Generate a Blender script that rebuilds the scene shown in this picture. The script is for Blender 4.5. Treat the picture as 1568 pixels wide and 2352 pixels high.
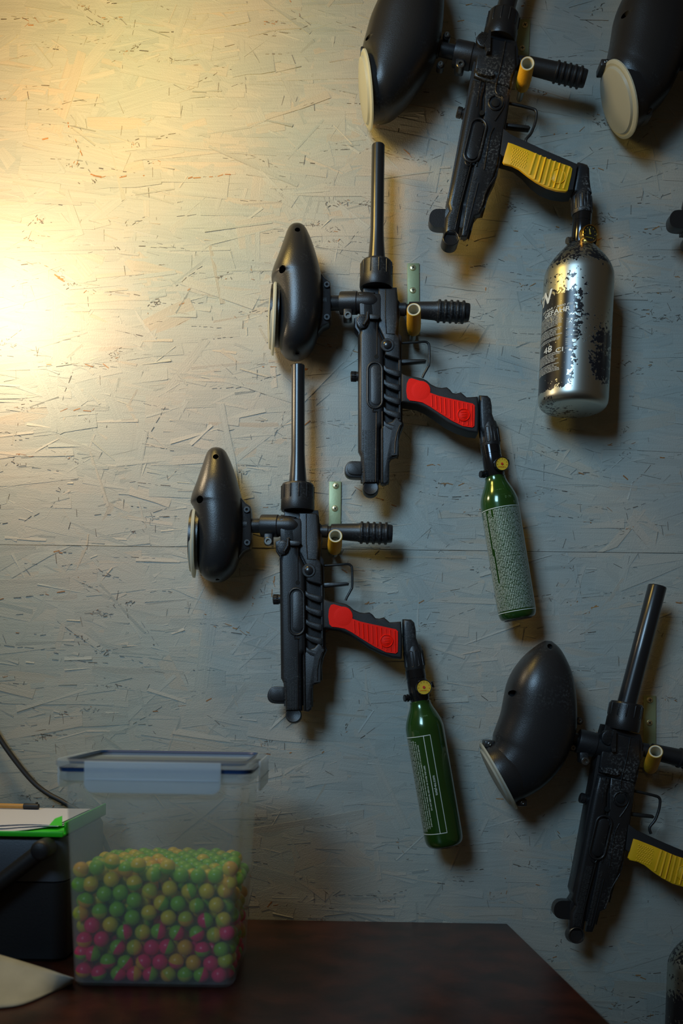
import bpy, bmesh, math, random
import numpy as np
from mathutils import Vector, Matrix, Euler
for o in list(bpy.data.objects): bpy.data.objects.remove(o)
SC = bpy.context.scene
COL = SC.collection
PI = math.pi
random.seed(7)

# ------------------------------------------------------------------ camera
F = 2100.0            # focal length in pixels of the 1568x2352 frame
D = 1.3125            # camera distance from the wall face (wall face is y = 0)
U0, V0 = 784.0, 1590.0  # principal point (horizon) in the frame
RO = 0.016            # camera roll
ZC = 1.077            # camera height
CR, SR = math.cos(RO), math.sin(RO)
cam = bpy.data.cameras.new('camera'); camo = bpy.data.objects.new('camera', cam); COL.objects.link(camo)
cam.sensor_fit = 'VERTICAL'; cam.sensor_height = 36.0; cam.sensor_width = 24.0
cam.lens = F/2352*36.0
cam.shift_x = (784-U0)/2352; cam.shift_y = (V0-1176)/2352
m = Matrix(((CR, -SR, 0, 0), (0, 0, -1, -D), (SR, CR, 0, ZC), (0, 0, 0, 1)))
camo.matrix_world = m
cam.dof.use_dof = True; cam.dof.focus_distance = D-0.055; cam.dof.aperture_fstop = 3.0
cam.clip_start = 0.05
SC.camera = camo

def WP(px, py, d):
    """world point seen at pixel (px,py) and lying d metres in front of the wall"""
    s = (D-d)/F
    a = (px-U0)*s; b = (V0-py)*s
    return Vector((CR*a - SR*b, -d, ZC + SR*a + CR*b))

# ------------------------------------------------------------------ world and light
w = bpy.data.worlds.new('world'); SC.world = w; w.use_nodes = True
w.node_tree.nodes['Background'].inputs[0].default_value = (0.95, 0.68, 0.38, 1)
w.node_tree.nodes['Background'].inputs[1].default_value = 0.042

def area(name, loc, target, sx, sy, power, col, spread=180):
    l = bpy.data.lights.new(name, 'AREA'); l.shape = 'RECTANGLE'; l.size = sx; l.size_y = sy
    l.energy = power; l.color = col; l.spread = math.radians(spread)
    o = bpy.data.objects.new(name, l); COL.objects.link(o); o.location = loc
    o.rotation_euler = (Vector(target)-Vector(loc)).to_track_quat('-Z', 'Y').to_euler()
    return o
# cool daylight from a window on the upper left
area('window_daylight', (-0.80, -1.90, ZC+1.15), (0.06, 0, ZC+0.38), 0.60, 0.80, 2.9, (0.44, 0.71, 0.98), 49)
# warm lamp hanging close to the wall just outside the left edge
pl = bpy.data.lights.new('wall_lamp', 'POINT'); pl.energy = 5.0; pl.color = (1.0, 0.77, 0.48); pl.shadow_soft_size = 0.06
plo = bpy.data.objects.new('wall_lamp', pl); COL.objects.link(plo); plo.location = WP(-115, 580, 0.16)
# yellow bulb above the top edge of the frame
yl = bpy.data.lights.new('ceiling_bulb', 'POINT'); yl.energy = 6.6; yl.color = (1.0, 0.68, 0.17); yl.shadow_soft_size = 0.08
ylo = bpy.data.objects.new('ceiling_bulb', yl); COL.objects.link(ylo); ylo.location = WP(150, -200, 0.30)

SC.view_settings.view_transform = 'Standard'
try: SC.view_settings.look = 'None'
except Exception: pass
SC.view_settings.exposure = 0.0
SC.view_settings.gamma = 1.0
SC.view_settings.use_curve_mapping = False

# ------------------------------------------------------------------ materials
def newmat(name):
    mt = bpy.data.materials.new(name); mt.use_nodes = True
    nt = mt.node_tree; nt.nodes.clear()
    out = nt.nodes.new('ShaderNodeOutputMaterial')
    bs = nt.nodes.new('ShaderNodeBsdfPrincipled')
    nt.links.new(bs.outputs[0], out.inputs[0])
    return mt, nt, bs, out
def N(nt, t, **kw):
    n = nt.nodes.new(t)
    for k, v in kw.items():
        if k.startswith('i_'):
            key = k[2:]; key = int(key) if key.isdigit() else key.replace('_', ' ')
            n.inputs[key].default_value = v
        else: setattr(n, k, v)
    return n
def ramp(nt, fac, stops):
    r = nt.nodes.new('ShaderNodeValToRGB'); e = r.color_ramp.elements
    while len(e) < len(stops): e.new(0.5)
    for el, (p, c) in zip(e, stops):
        el.position = p; el.color = (c, c, c, 1) if not hasattr(c, '__len__') else (*c, 1)
    nt.links.new(fac, r.inputs[0]); return r.outputs[0]
def simple(name, col, rough=0.5, metal=0.0, bump=0.0, bscale=400, spec=0.5, coat=0, var=0.0, trans=0):
    mt, nt, bs, out = newmat(name)
    bs.inputs['Base Color'].default_value = (*col, 1); bs.inputs['Roughness'].default_value = rough
    bs.inputs['Metallic'].default_value = metal; bs.inputs['Specular IOR Level'].default_value = spec
    bs.inputs['Coat Weight'].default_value = coat
    tc = N(nt, 'ShaderNodeTexCoord')
    if bump:
        n = N(nt, 'ShaderNodeTexNoise', i_Scale=bscale, i_Detail=3.0); nt.links.new(tc.outputs['Object'], n.inputs['Vector'])
        b = N(nt, 'ShaderNodeBump', i_Strength=bump, i_Distance=0.0006); nt.links.new(n.outputs[0], b.inputs['Height'])
        nt.links.new(b.outputs[0], bs.inputs['Normal'])
    if var:
        n = N(nt, 'ShaderNodeTexNoise', i_Scale=22.0, i_Detail=5.0); nt.links.new(tc.outputs['Object'], n.inputs['Vector'])
        o = ramp(nt, n.outputs[0], [(0.35, tuple(c*(1-var) for c in col)), (0.7, tuple(min(1, c*(1+var)) for c in col))])
        nt.links.new(o, bs.inputs['Base Color'])
    return mt
def worn_plastic(name, amount, tint=(0.26, 0.27, 0.26), base=(0.013, 0.013, 0.014), rough=0.42):
    """black moulded plastic with pale dusty scuffs"""
    mt, nt, bs, out = newmat(name)
    tc = N(nt, 'ShaderNodeTexCoord')
    n1 = N(nt, 'ShaderNodeTexNoise', i_Scale=16.0, i_Detail=2.0); nt.links.new(tc.outputs['Object'], n1.inputs[0])
    n2 = N(nt, 'ShaderNodeTexNoise', i_Scale=330.0, i_Detail=4.0, i_Roughness=0.7); nt.links.new(tc.outputs['Object'], n2.inputs[0])
    a = ramp(nt, n1.outputs[0], [(0.52, 0.0), (0.70, 1.0)])
    b = ramp(nt, n2.outputs[0], [(0.50, 0.0), (0.68, 1.0)])
    mu = N(nt, 'ShaderNodeMath', operation='MULTIPLY'); nt.links.new(a, mu.inputs[0]); nt.links.new(b, mu.inputs[1])
    mu2 = N(nt, 'ShaderNodeMath', operation='MULTIPLY'); nt.links.new(mu.outputs[0], mu2.inputs[0]); mu2.inputs[1].default_value = amount
    mx = N(nt, 'ShaderNodeMix', data_type='RGBA'); nt.links.new(mu2.outputs[0], mx.inputs[0])
    mx.inputs[6].default_value = (*base, 1); mx.inputs[7].default_value = (*tint, 1)
    nt.links.new(mx.outputs[2], bs.inputs['Base Color'])
    bs.inputs['Roughness'].default_value = rough
    n3 = N(nt, 'ShaderNodeTexNoise', i_Scale=900.0, i_Detail=2.0); nt.links.new(tc.outputs['Object'], n3.inputs[0])
    bp = N(nt, 'ShaderNodeBump', i_Strength=0.35, i_Distance=0.0004); nt.links.new(n3.outputs[0], bp.inputs['Height'])
    nt.links.new(bp.outputs[0], bs.inputs['Normal'])
    return mt
M = {}
M['black'] = worn_plastic('black_moulded_plastic', 0.25)
M['body'] = worn_plastic('black_receiver_plastic', 0.55, tint=(0.10, 0.105, 0.105))
M['body_worn'] = worn_plastic('scuffed_black_plastic', 1.0, tint=(0.16, 0.16, 0.15), rough=0.34)
M['adapter_worn'] = worn_plastic('scuffed_adapter_plastic', 1.0, tint=(0.42, 0.43, 0.42), rough=0.4)
M['hopper'] = worn_plastic('black_hopper_shell', 0.2, base=(0.018, 0.018, 0.019), rough=0.33)
M['emboss'] = simple('raised_worn_lettering', (0.05, 0.052, 0.053), 0.45)
M['barrel'] = simple('black_anodised_barrel', (0.014, 0.015, 0.017), 0.28, 0.0, 0.05, 1200, coat=0.15)
M['grip'] = simple('black_rubber_grip', (0.010, 0.010, 0.011), 0.62, 0, 0.5, 1400)
M['hole'] = simple('dark_hole', (0.002, 0.002, 0.002), 0.9)
M['red'] = simple('red_rubber_panel', (0.95, 0.010, 0.001), 0.6, 0, 0.25, 900, spec=0.2)
M['yellow'] = simple('yellow_rubber_panel', (0.83, 0.46, 0.008), 0.5, 0, 0.25, 900, var=0.12)
M['wire'] = simple('black_painted_wire', (0.016, 0.016, 0.015), 0.38, 0, 0.2, 500)
M['screw_dark'] = simple('dark_steel_screw', (0.16, 0.155, 0.14), 0.34, 0.9)
M['screw'] = simple('yellow_passivated_screw', (0.72, 0.62, 0.34), 0.33, 0.75)
M['bracket'] = simple('zinc_passivated_bracket', (0.34, 0.38, 0.21), 0.48, 0.45, 0.2, 300, var=0.15)
M['hose'] = simple('yellow_rubber_hose', (0.86, 0.47, 0.02), 0.6, 0, 0.6, 500, var=0.15)
M['hose_in'] = simple('pale_hose_lining', (0.62, 0.58, 0.44), 0.6, 0, 0.3, 400)
M['blue_print'] = simple('blue_printed_stripe', (0.03, 0.09, 0.40), 0.6)
M['steel'] = simple('steel_hook', (0.30, 0.32, 0.30), 0.4, 0.8)
M['chrome_black'] = simple('polished_black_regulator', (0.045, 0.047, 0.052), 0.13, 0.85)
M['gold'] = simple('brass_gauge_case', (0.80, 0.50, 0.13), 0.22, 1.0)
M['dial_yellow'] = simple('yellow_gauge_dial', (0.72, 0.43, 0.02), 0.45)
M['dial_dark'] = simple('dark_gauge_dial', (0.02, 0.02, 0.015), 0.25, coat=0.6)
M['print_red'] = simple('red_print', (0.5, 0.03, 0.01), 0.5)
M['print_white'] = simple('white_print', (0.72, 0.74, 0.70), 0.5)
M['print_dim'] = simple('stamped_pale_mark', (0.16, 0.26, 0.10), 0.5)
M['bottle_green'] = simple('green_gloss_bottle', (0.018, 0.066, 0.010), 0.20, 0.25, 0.05, 300, coat=0.8, var=0.12)
M['base_dark'] = simple('dark_bottle_base', (0.05, 0.055, 0.06), 0.5, 0.5)
M['table'] = simple('dark_stained_tabletop', (0.045, 0.012, 0.007), 0.34, 0, 0.4, 200, var=0.6)
M['case'] = simple('black_case_plastic', (0.011, 0.012, 0.014), 0.5, 0, 0.3, 500)
M['case_lid'] = simple('charcoal_case_shell', (0.072, 0.082, 0.098), 0.42, 0, 0.3, 500)
M['tray'] = simple('bright_green_tray_plastic', (0.03, 0.62, 0.015), 0.4)
M['paper'] = simple('white_paper', (0.66, 0.69, 0.80), 0.8, 0, 0.3, 60)
M['card'] = simple('pale_card', (0.42, 0.44, 0.40), 0.7, 0, 0.2, 80, var=0.15)
M['pencil'] = simple('varnished_wood_pen', (0.55, 0.29, 0.07), 0.4)
M['cable'] = simple('black_cable', (0.012, 0.013, 0.016), 0.5)
M['gasket'] = simple('blue_gasket', (0.010, 0.045, 0.14), 0.4)
M['floor'] = simple('grey_concrete', (0.16, 0.15, 0.14), 0.8, 0, 0.5, 40, var=0.2)

def frosted(name, col, alpha, rough=0.35):
    mt, nt, bs, out = newmat(name)
    bs.inputs['Base Color'].default_value = (*col, 1); bs.inputs['Roughness'].default_value = rough
    tl = N(nt, 'ShaderNodeBsdfTranslucent'); tl.inputs[0].default_value = (*col, 1)
    m1 = N(nt, 'ShaderNodeMixShader', i_0=0.5); nt.links.new(bs.outputs[0], m1.inputs[1]); nt.links.new(tl.outputs[0], m1.inputs[2])
    tp = N(nt, 'ShaderNodeBsdfTransparent')
    m2 = N(nt, 'ShaderNodeMixShader', i_0=alpha); nt.links.new(tp.outputs[0], m2.inputs[1]); nt.links.new(m1.outputs[0], m2.inputs[2])
    nt.links.new(m2.outputs[0], out.inputs[0]); return mt
M['frost'] = frosted('frosted_tub_plastic', (0.68, 0.76, 0.78), 0.18)
M['frost_lid'] = frosted('frosted_lid_plastic', (0.58, 0.68, 0.76), 0.38)
M['latch'] = frosted('translucent_latch_plastic', (0.76, 0.88, 0.98), 0.60)
M['cap'] = frosted('milky_hopper_lid', (0.74, 0.75, 0.64), 0.90, 0.4)

def silver():
    """bare aluminium with chipped black paint: paint survives on one side and in flakes"""
    mt, nt, bs, out = newmat('chipped_black_paint_on_aluminium')
    tc = N(nt, 'ShaderNodeTexCoord')
    at = N(nt, 'ShaderNodeAttribute', attribute_name='paint')
    n1 = N(nt, 'ShaderNodeTexNoise', i_Scale=210.0, i_Detail=3.0, i_Roughness=0.6); nt.links.new(tc.outputs['Object'], n1.inputs[0])
    n2 = N(nt, 'ShaderNodeTexNoise', i_Scale=42.0, i_Detail=3.0); nt.links.new(tc.outputs['Object'], n2.inputs[0])
    s1 = N(nt, 'ShaderNodeMath', operation='ADD'); nt.links.new(n1.outputs[0], s1.inputs[0]); nt.links.new(at.outputs['Fac'], s1.inputs[1])
    s2 = N(nt, 'ShaderNodeMath', operation='MULTIPLY_ADD'); nt.links.new(n2.outputs[0], s2.inputs[0]); s2.inputs[1].default_value = 0.5; nt.links.new(s1.outputs[0], s2.inputs[2])
    f = ramp(nt, s2.outputs[0], [(0.888, 0.0), (0.90, 1.0)])     # 1 = paint
    mx = N(nt, 'ShaderNodeMix', data_type='RGBA'); nt.links.new(f, mx.inputs[0])
    mx.inputs[6].default_value = (0.50, 0.52, 0.47, 1); mx.inputs[7].default_value = (0.010, 0.011, 0.014, 1)
    nt.links.new(mx.outputs[2], bs.inputs['Base Color'])
    inv = N(nt, 'ShaderNodeMath', operation='SUBTRACT'); inv.inputs[0].default_value = 1.0; nt.links.new(f, inv.inputs[1])
    nt.links.new(inv.outputs[0], bs.inputs['Metallic'])
    rr = N(nt, 'ShaderNodeMath', operation='MULTIPLY_ADD'); nt.links.new(f, rr.inputs[0]); rr.inputs[1].default_value = -0.10; rr.inputs[2].default_value = 0.36
    nt.links.new(rr.outputs[0], bs.inputs['Roughness'])
    b = N(nt, 'ShaderNodeBump', i_Strength=0.3, i_Distance=0.0004); nt.links.new(f, b.inputs['Height']); nt.links.new(b.outputs[0], bs.inputs['Normal'])
    return mt
M['silver'] = silver()

def osb():
    mt, nt, bs, out = newmat('painted_strand_board')
    at = N(nt, 'ShaderNodeAttribute', attribute_name='grain')
    ti = N(nt, 'ShaderNodeAttribute', attribute_name='tint')
    tc = N(nt, 'ShaderNodeTexCoord')
    mp = N(nt, 'ShaderNodeMapping'); mp.inputs['Scale'].default_value = (9, 420, 1); nt.links.new(at.outputs['Vector'], mp.inputs[0])
    g = N(nt, 'ShaderNodeTexNoise', i_Scale=1.0, i_Detail=4.0, i_Roughness=0.6); nt.links.new(mp.outputs[0], g.inputs[0])
    mp2 = N(nt, 'ShaderNodeMapping'); mp2.inputs['Scale'].default_value = (26, 330, 1); mp2.inputs['Location'].default_value = (5, 3, 2); nt.links.new(at.outputs['Vector'], mp2.inputs[0])
    g2 = N(nt, 'ShaderNodeTexNoise', i_Scale=1.0, i_Detail=5.0, i_Roughness=0.7, i_Distortion=0.6); nt.links.new(mp2.outputs[0], g2.inputs[0])
    pn = N(nt, 'ShaderNodeTexNoise', i_Scale=620.0, i_Detail=2.0); nt.links.new(tc.outputs['Object'], pn.inputs[0])
    big = N(nt, 'ShaderNodeTexNoise', i_Scale=5.0, i_Detail=3.0); nt.links.new(tc.outputs['Object'], big.inputs[0])
    # paint colour per strand; darkest stops: painted crevice shade and torn fibres
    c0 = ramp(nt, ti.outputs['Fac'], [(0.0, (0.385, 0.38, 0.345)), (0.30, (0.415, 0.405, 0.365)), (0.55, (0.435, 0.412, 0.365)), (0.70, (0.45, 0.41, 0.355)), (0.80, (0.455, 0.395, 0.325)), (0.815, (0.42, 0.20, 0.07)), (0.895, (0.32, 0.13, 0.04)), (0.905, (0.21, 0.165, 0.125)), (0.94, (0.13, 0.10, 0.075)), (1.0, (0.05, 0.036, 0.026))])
    c1 = ramp(nt, big.outputs[0], [(0.38, (0.90, 0.98, 0.97)), (0.62, (1.06, 1.0, 0.93))])
    mu = N(nt, 'ShaderNodeMix', data_type='RGBA', blend_type='MULTIPLY'); mu.inputs[0].default_value = 1; nt.links.new(c0, mu.inputs[6]); nt.links.new(c1, mu.inputs[7])
    gr = ramp(nt, g.outputs[0], [(0.3, 0.90), (0.7, 1.05)])
    mu2 = N(nt, 'ShaderNodeMix', data_type='RGBA', blend_type='MULTIPLY'); mu2.inputs[0].default_value = 1; nt.links.new(mu.outputs[2], mu2.inputs[6]); nt.links.new(gr, mu2.inputs[7])
    # fine dark crevices along the fibres
    cr = ramp(nt, g2.outputs[0], [(0.692, 0.0), (0.712, 1.0)])
    mx = N(nt, 'ShaderNodeMix', data_type='RGBA'); nt.links.new(cr, mx.inputs[0]); nt.links.new(mu2.outputs[2], mx.inputs[6]); mx.inputs[7].default_value = (0.10, 0.062, 0.034, 1)
    nt.links.new(mx.outputs[2], bs.inputs['Base Color'])
    bs.inputs['Roughness'].default_value = 0.55; bs.inputs['Specular IOR Level'].default_value = 0.35
    h = N(nt, 'ShaderNodeMath', operation='MULTIPLY_ADD'); nt.links.new(g.outputs[0], h.inputs[0]); h.inputs[1].default_value = 0.55; nt.links.new(pn.outputs[0], h.inputs[2])
    h2 = N(nt, 'ShaderNodeMath', operation='MULTIPLY_ADD'); nt.links.new(cr, h2.inputs[0]); h2.inputs[1].default_value = -1.2; nt.links.new(h.outputs[0], h2.inputs[2])
    b = N(nt, 'ShaderNodeBump', i_Strength=0.75, i_Distance=0.0005); nt.links.new(h2.outputs[0], b.inputs['Height']); nt.links.new(b.outputs[0], bs.inputs['Normal'])
    return mt
M['osb'] = osb()

# ------------------------------------------------------------------ mesh helpers
def finish(me, smooth=35):
    bm = bmesh.new(); bm.from_mesh(me); bmesh.ops.recalc_face_normals(bm, faces=bm.faces); bm.to_mesh(me); bm.free()
    if smooth:
        me.polygons.foreach_set('use_smooth', [True]*len(me.polygons)); me.set_sharp_from_angle(angle=math.radians(smooth))
class MB:
    def __init__(s): s.v = []; s.f = []; s.m = []
    def add(s, vs, fs, mi=0):
        k = len(s.v); s.v += [tuple(v) for v in vs]; s.f += [tuple(i+k for i in f) for f in fs]; s.m += [mi]*len(fs)
    def addbm(s, bm, mi=0):
        bm.verts.ensure_lookup_table(); bm.verts.index_update()
        s.add([v.co[:] for v in bm.verts], [[v.index for v in f.verts] for f in bm.faces], mi); bm.free()
    def plate(s, pts, z0, z1, bev=0.0, seg=2, mi=0, back=False):
        """prism of the 2D outline pts (local xy, metres) from z0 to z1 with rounded front edges"""
        bm = bmesh.new(); vs = [bm.verts.new((p[0], p[1], z0)) for p in pts]
        f = bm.faces.new(vs); f.normal_update()
        if f.normal.z > 0: f.normal_flip()
        r = bmesh.ops.extrude_face_region(bm, geom=[f]); top = [g for g in r['geom'] if isinstance(g, bmesh.types.BMVert)]
        bmesh.ops.translate(bm, verts=top, vec=(0, 0, z1-z0))
        if bev:
            ed = [e for e in bm.edges if abs(e.verts[0].co.z-z1) < 1e-9 and abs(e.verts[1].co.z-z1) < 1e-9]
            if back: ed += [e for e in bm.edges if abs(e.verts[0].co.z-z0) < 1e-9 and abs(e.verts[1].co.z-z0) < 1e-9]
            bmesh.ops.bevel(bm, geom=ed, offset=bev, segments=seg, profile=0.5, affect='EDGES', clamp_overlap=True)
        s.addbm(bm, mi)
    def lathe(s, p0, p1, prof, seg=32, mi=0, ref=None):
        """prof = [(fraction along p0->p1, radius)]"""
        p0 = Vector(p0); p1 = Vector(p1); ax = (p1-p0).normalized()
        e = Vector((0, 0, 1)) if abs(ax.z) < .9 else Vector((0, 1, 0))
        a = (e-ax*e.dot(ax)).normalized(); b = ax.cross(a)
        vs = []; fs = []
        for t, r in prof:
            c = p0.lerp(p1, t)
            for k in range(seg):
                th = 2*PI*k/seg; vs.append(c+(a*math.cos(th)+b*math.sin(th))*max(r, 1e-6))
        n = len(prof)
        for i in range(n-1):
            for k in range(seg):
                k2 = (k+1) % seg; fs.append((i*seg+k, i*seg+k2, (i+1)*seg+k2, (i+1)*seg+k))
        if prof[0][1] > 1e-5: fs.append(tuple(range(seg)))
        if prof[-1][1] > 1e-5: fs.append(tuple((n-1)*seg+k for k in range(seg)))
        s.add(vs, fs, mi)
    def cyl(s, p0, p1, r, seg=24, ch=0.0, mi=0):
        L = (Vector(p1)-Vector(p0)).length; c = min(ch/L, .4) if L else 0
        s.lathe(p0, p1, [(0, r-ch), (c, r), (1-c, r), (1, r-ch)] if ch else [(0, r), (1, r)], seg, mi)
    def tube(s, path, r, seg=10, mi=0, closed=False):
        P = [Vector(p) for p in path]; n = len(P); vs = []; fs = []; pa = None
        for i, p in enumerate(P):
            if closed: t = (P[(i+1) % n]-P[i-1]).normalized()
            else: t = (P[min(i+1, n-1)]-P[max(i-1, 0)]).normalized()
            if pa is None:
                e = Vector((0, 0, 1)) if abs(t.z) < .9 else Vector((0, 1, 0)); a = (e-t*e.dot(t)).normalized()
            else: a = (pa-t*pa.dot(t)).normalized()
            pa = a; b = t.cross(a); rr = r[i] if hasattr(r, '__len__') else r
            for k in range(seg): vs.append(p+(a*math.cos(2*PI*k/seg)+b*math.sin(2*PI*k/seg))*rr)
        for i in range(n if closed else n-1):
            j = (i+1) % n
            for k in range(seg): fs.append((i*seg+k, i*seg+(k+1) % seg, j*seg+(k+1) % seg, j*seg+k))
        if not closed: fs += [tuple(range(seg)), tuple((n-1)*seg+k for k in range(seg))]
        s.add(vs, fs, mi)
    def box(s, x0, x1, y0, y1, z0, z1, bev=0.0, seg=2, mi=0):
        bm = bmesh.new(); bmesh.ops.create_cube(bm, size=1)
        for v in bm.verts: v.co = Vector(((x0+x1)/2+v.co.x*(x1-x0), (y0+y1)/2+v.co.y*(y1-y0), (z0+z1)/2+v.co.z*(z1-z0)))
        if bev: bmesh.ops.bevel(bm, geom=list(bm.edges), offset=bev, segments=seg, profile=.5, affect='EDGES')
        s.addbm(bm, mi)
    def loft(s, rings, cap=True, mi=0):
        n = len(rings[0]); vs = [p for r in rings for p in r]; fs = []
        for i in range(len(rings)-1):
            for k in range(n): fs.append((i*n+k, i*n+(k+1) % n, (i+1)*n+(k+1) % n, (i+1)*n+k))
        if cap: fs += [tuple(range(n)), tuple((len(rings)-1)*n+k for k in range(n))]
        s.add(vs, fs, mi)
    def obj(s, name, mat, parent=None, smooth=35):
        me = bpy.data.meshes.new(name); me.from_pydata(s.v, [], s.f); me.update()
        for k in (mat if isinstance(mat, (list, tuple)) else [mat]): me.materials.append(k)
        me.polygons.foreach_set('material_index', s.m)
        finish(me, smooth)
        o = bpy.data.objects.new(name, me); COL.objects.link(o)
        if parent is not None: o.parent = parent
        return o
def tag(o, label=None, cat=None, group=None, kind=None):
    if label: o['label'] = label
    if cat: o['category'] = cat
    if group: o['group'] = group
    if kind: o['kind'] = kind
    return o
def empty(name, mat4):
    o = bpy.data.objects.new(name, None); COL.objects.link(o); o.matrix_world = mat4; o.empty_display_size = .05; return o
def crom(P, n=6, closed=False):
    P = [Vector(p) for p in P]; out = []; L = len(P)
    for i in range(L if closed else L-1):
        g = lambda k: P[k % L] if closed else P[max(0, min(L-1, k))]
        a, b, c, d = g(i-1), g(i), g(i+1), g(i+2)
        for j in range(n):
            t = j/n; out.append(0.5*((2*b)+(c-a)*t+(2*a-5*b+4*c-d)*t*t+(3*b-a-3*c+d)*t*t*t))
    if not closed: out.append(P[-1])
    return out
def text_mesh(txt, size, shear=0.0, align='LEFT', bold=0.0, res=2, ext=0.0):
    c = bpy.data.curves.new('t', 'FONT'); c.body = txt; c.size = size; c.resolution_u = res; c.shear = shear; c.align_x = align; c.offset = bold; c.extrude = ext
    o = bpy.data.objects.new('t', c); COL.objects.link(o); bpy.context.view_layer.update()
    me = bpy.data.meshes.new_from_object(o.evaluated_get(bpy.context.evaluated_depsgraph_get()))
    vs = [v.co.copy() for v in me.vertices]; fs = [tuple(p.vertices) for p in me.polygons]
    bpy.data.objects.remove(o); bpy.data.curves.remove(c); bpy.data.meshes.remove(me)
    return vs, fs

class Ctx:
    """local frame of a thing on the wall: x right, y up, z out of the wall; traced in photo pixels"""
    def __init__(s, px, py, d):
        s.O = WP(px, py, d); s.d = d
        s.M = Matrix.Translation(s.O) @ Matrix(((1, 0, 0, 0), (0, 0, -1, 0), (0, 1, 0, 0), (0, 0, 0, 1)))
    def __call__(s, px, py, d):
        w_ = WP(px, py, d)-s.O; return Vector((w_.x, w_.z, -w_.y))
    def P(s, pts, d): return [s(x, y, d) for x, y in pts]
    def S(s, pts, d, hf, hb):
        """outline of a solid reaching hf in front of and hb behind d, traced from its silhouette"""
        n = len(pts); ar = sum(pts[i-1][0]*pts[i][1]-pts[i][0]*pts[i-1][1] for i in range(n)); sg = 1 if ar > 0 else -1; out = []
        for i, (x, y) in enumerate(pts):
            (xa, ya), (xb, yb) = pts[i-1], pts[(i+1) % n]
            nx, ny = (yb-ya)*sg, -(xb-xa)*sg; L = math.hypot(nx, ny) or 1
            rx, ry = x-U0, y-V0; R_ = math.hypot(rx, ry) or 1
            k = max(-1, min(1, 2.2*(nx*rx+ny*ry)/(L*R_)))
            out.append(s(x, y, d+(hf*k if k > 0 else hb*k)))
        return out
PX = 1/1632.0       # metres per pixel at the depth of the markers
def crop(x0, y0, sc): return lambda *pts: [(x0+a/sc, y0+b/sc) for a, b in pts]

def hopper_mesh(G, pairs, halfd, dc=0.052, n=28, ex=2.35, holes=(), name='hopper', parent=None, mat=None):
    rings = []
    NP = len(pairs)
    L = crom([G(a[0], a[1], dc) for a, b in pairs], 3); R = crom([G(b[0], b[1], dc) for a, b in pairs], 3)
    H = crom([Vector((h, 0, 0)) for h in halfd], 3)
    for l, r, h in zip(L, R, H):
        c = (l+r)/2; u = (r-l)/2; ring = []
        for k in range(n):
            th = 2*PI*k/n; cs, sn = math.cos(th), math.sin(th)
            x = math.copysign(abs(cs)**(2/ex), cs); z = math.copysign(abs(sn)**(2/ex), sn)
            ring.append(c+u*x+Vector((0, 0, 1))*(h.x*z))
        rings.append(ring)
    mb = MB(); mb.loft(rings); o = mb.obj(name, [mat or M['hopper'], M['hole']], parent, 50)
    # bored screw holes: real recesses cut with a boolean
    for (hx, hy, r) in holes:
        c = MB(); p = G(hx, hy, dc+0.03); q = Vector((p.x, p.y, 0))
        c.cyl((p.x, p.y, 0.012), (p.x, p.y, 0.09), r, 16, mi=0); co = c.obj('cut', M['hole'], None, 0)
        co.parent = parent; bpy.context.view_layer.update()
        md = o.modifiers.new('b', 'BOOLEAN'); md.object = co; md.operation = 'DIFFERENCE'; md.solver = 'EXACT'
        bpy.context.view_layer.update()
        me = bpy.data.meshes.new_from_object(o.evaluated_get(bpy.context.evaluated_depsgraph_get()))
        o.modifiers.clear(); old = o.data; o.data = me; bpy.data.meshes.remove(old); bpy.data.objects.remove(co)
        me.polygons.foreach_set('use_smooth', [True]*len(me.polygons)); me.set_sharp_from_angle(angle=math.radians(50))
    return o

def lid_disc(name, c, axis, r, parent, label=None, thick=0.006, dome=0.010, squash=1.0):
    """domed snap lid; axis points away from the hopper"""
    mb = MB(); ax = Vector(axis).normalized(); c = Vector(c)
    T = thick+dome
    mb.lathe(c, c+ax*T, [(0, r*0.93), (0.02, r), (thick/T*.55, r), (thick/T*.8, r*0.97), (thick/T, r*0.92), (thick/T*.85, r*.88), (thick/T*.9, r*.85), ((thick+dome*.45)/T, r*.82), ((thick+dome*.75)/T, r*.6), ((thick+dome*.95)/T, r*.3), (1, 0)], 48)
    o = mb.obj(name, M['cap'], parent, 30); tag(o, label); return o

def bottle(G, parent, p_neck0, p_sh, p_bot, r_neck, r_body, mat, name='gas_bottle', shoulder=0.02, label=None, body_n=1, seg=48):
    """p_* are local points on the axis"""
    mb = MB(); p0 = Vector(p_neck0); p1 = Vector(p_bot); L = (p1-p0).length
    s0 = (Vector(p_sh)-p0).length; r = r_body
    prof = [(0, r_neck*.9), (.001/L, r_neck), (max(s0-shoulder*1.5, .002)/L, r_neck*1.0)]
    for k in range(1, 9):
        t = k/8; prof.append(((s0-shoulder*1.45+shoulder*1.45*t)/L, r_neck+(r-r_neck)*(math.sin(t*PI/2)**1.15 if t < 1 else 1)))
    prof += [((s0+.01+(L-.03-s0)*k/body_n)/L, r) for k in range(body_n+1)]+[((L-.012)/L, r*.995)]
    for k in range(1, 6):
        t = k/5; prof.append(((L-.012+.012*math.sin(t*PI/2))/L, r*.995-(r*.22)*(1-math.cos(t*PI/2))))
    mb.lathe(p0, p1, prof, seg)
    o = mb.obj(name, mat, parent, 30); tag(o, label)
    return o
def wrap(p_axis0, ax, r, th, along):
    """point on a cylinder: th = angle from the camera-facing side (positive to the right)"""
    e = Vector((0, 0, 1)); a = (e-ax*e.dot(ax)).normalized(); b = ax.cross(a)   # ax points down the bottle
    if b.x < 0: b = -b
    return p_axis0+ax*along+(a*math.cos(th)+b*math.sin(th))*r
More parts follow.
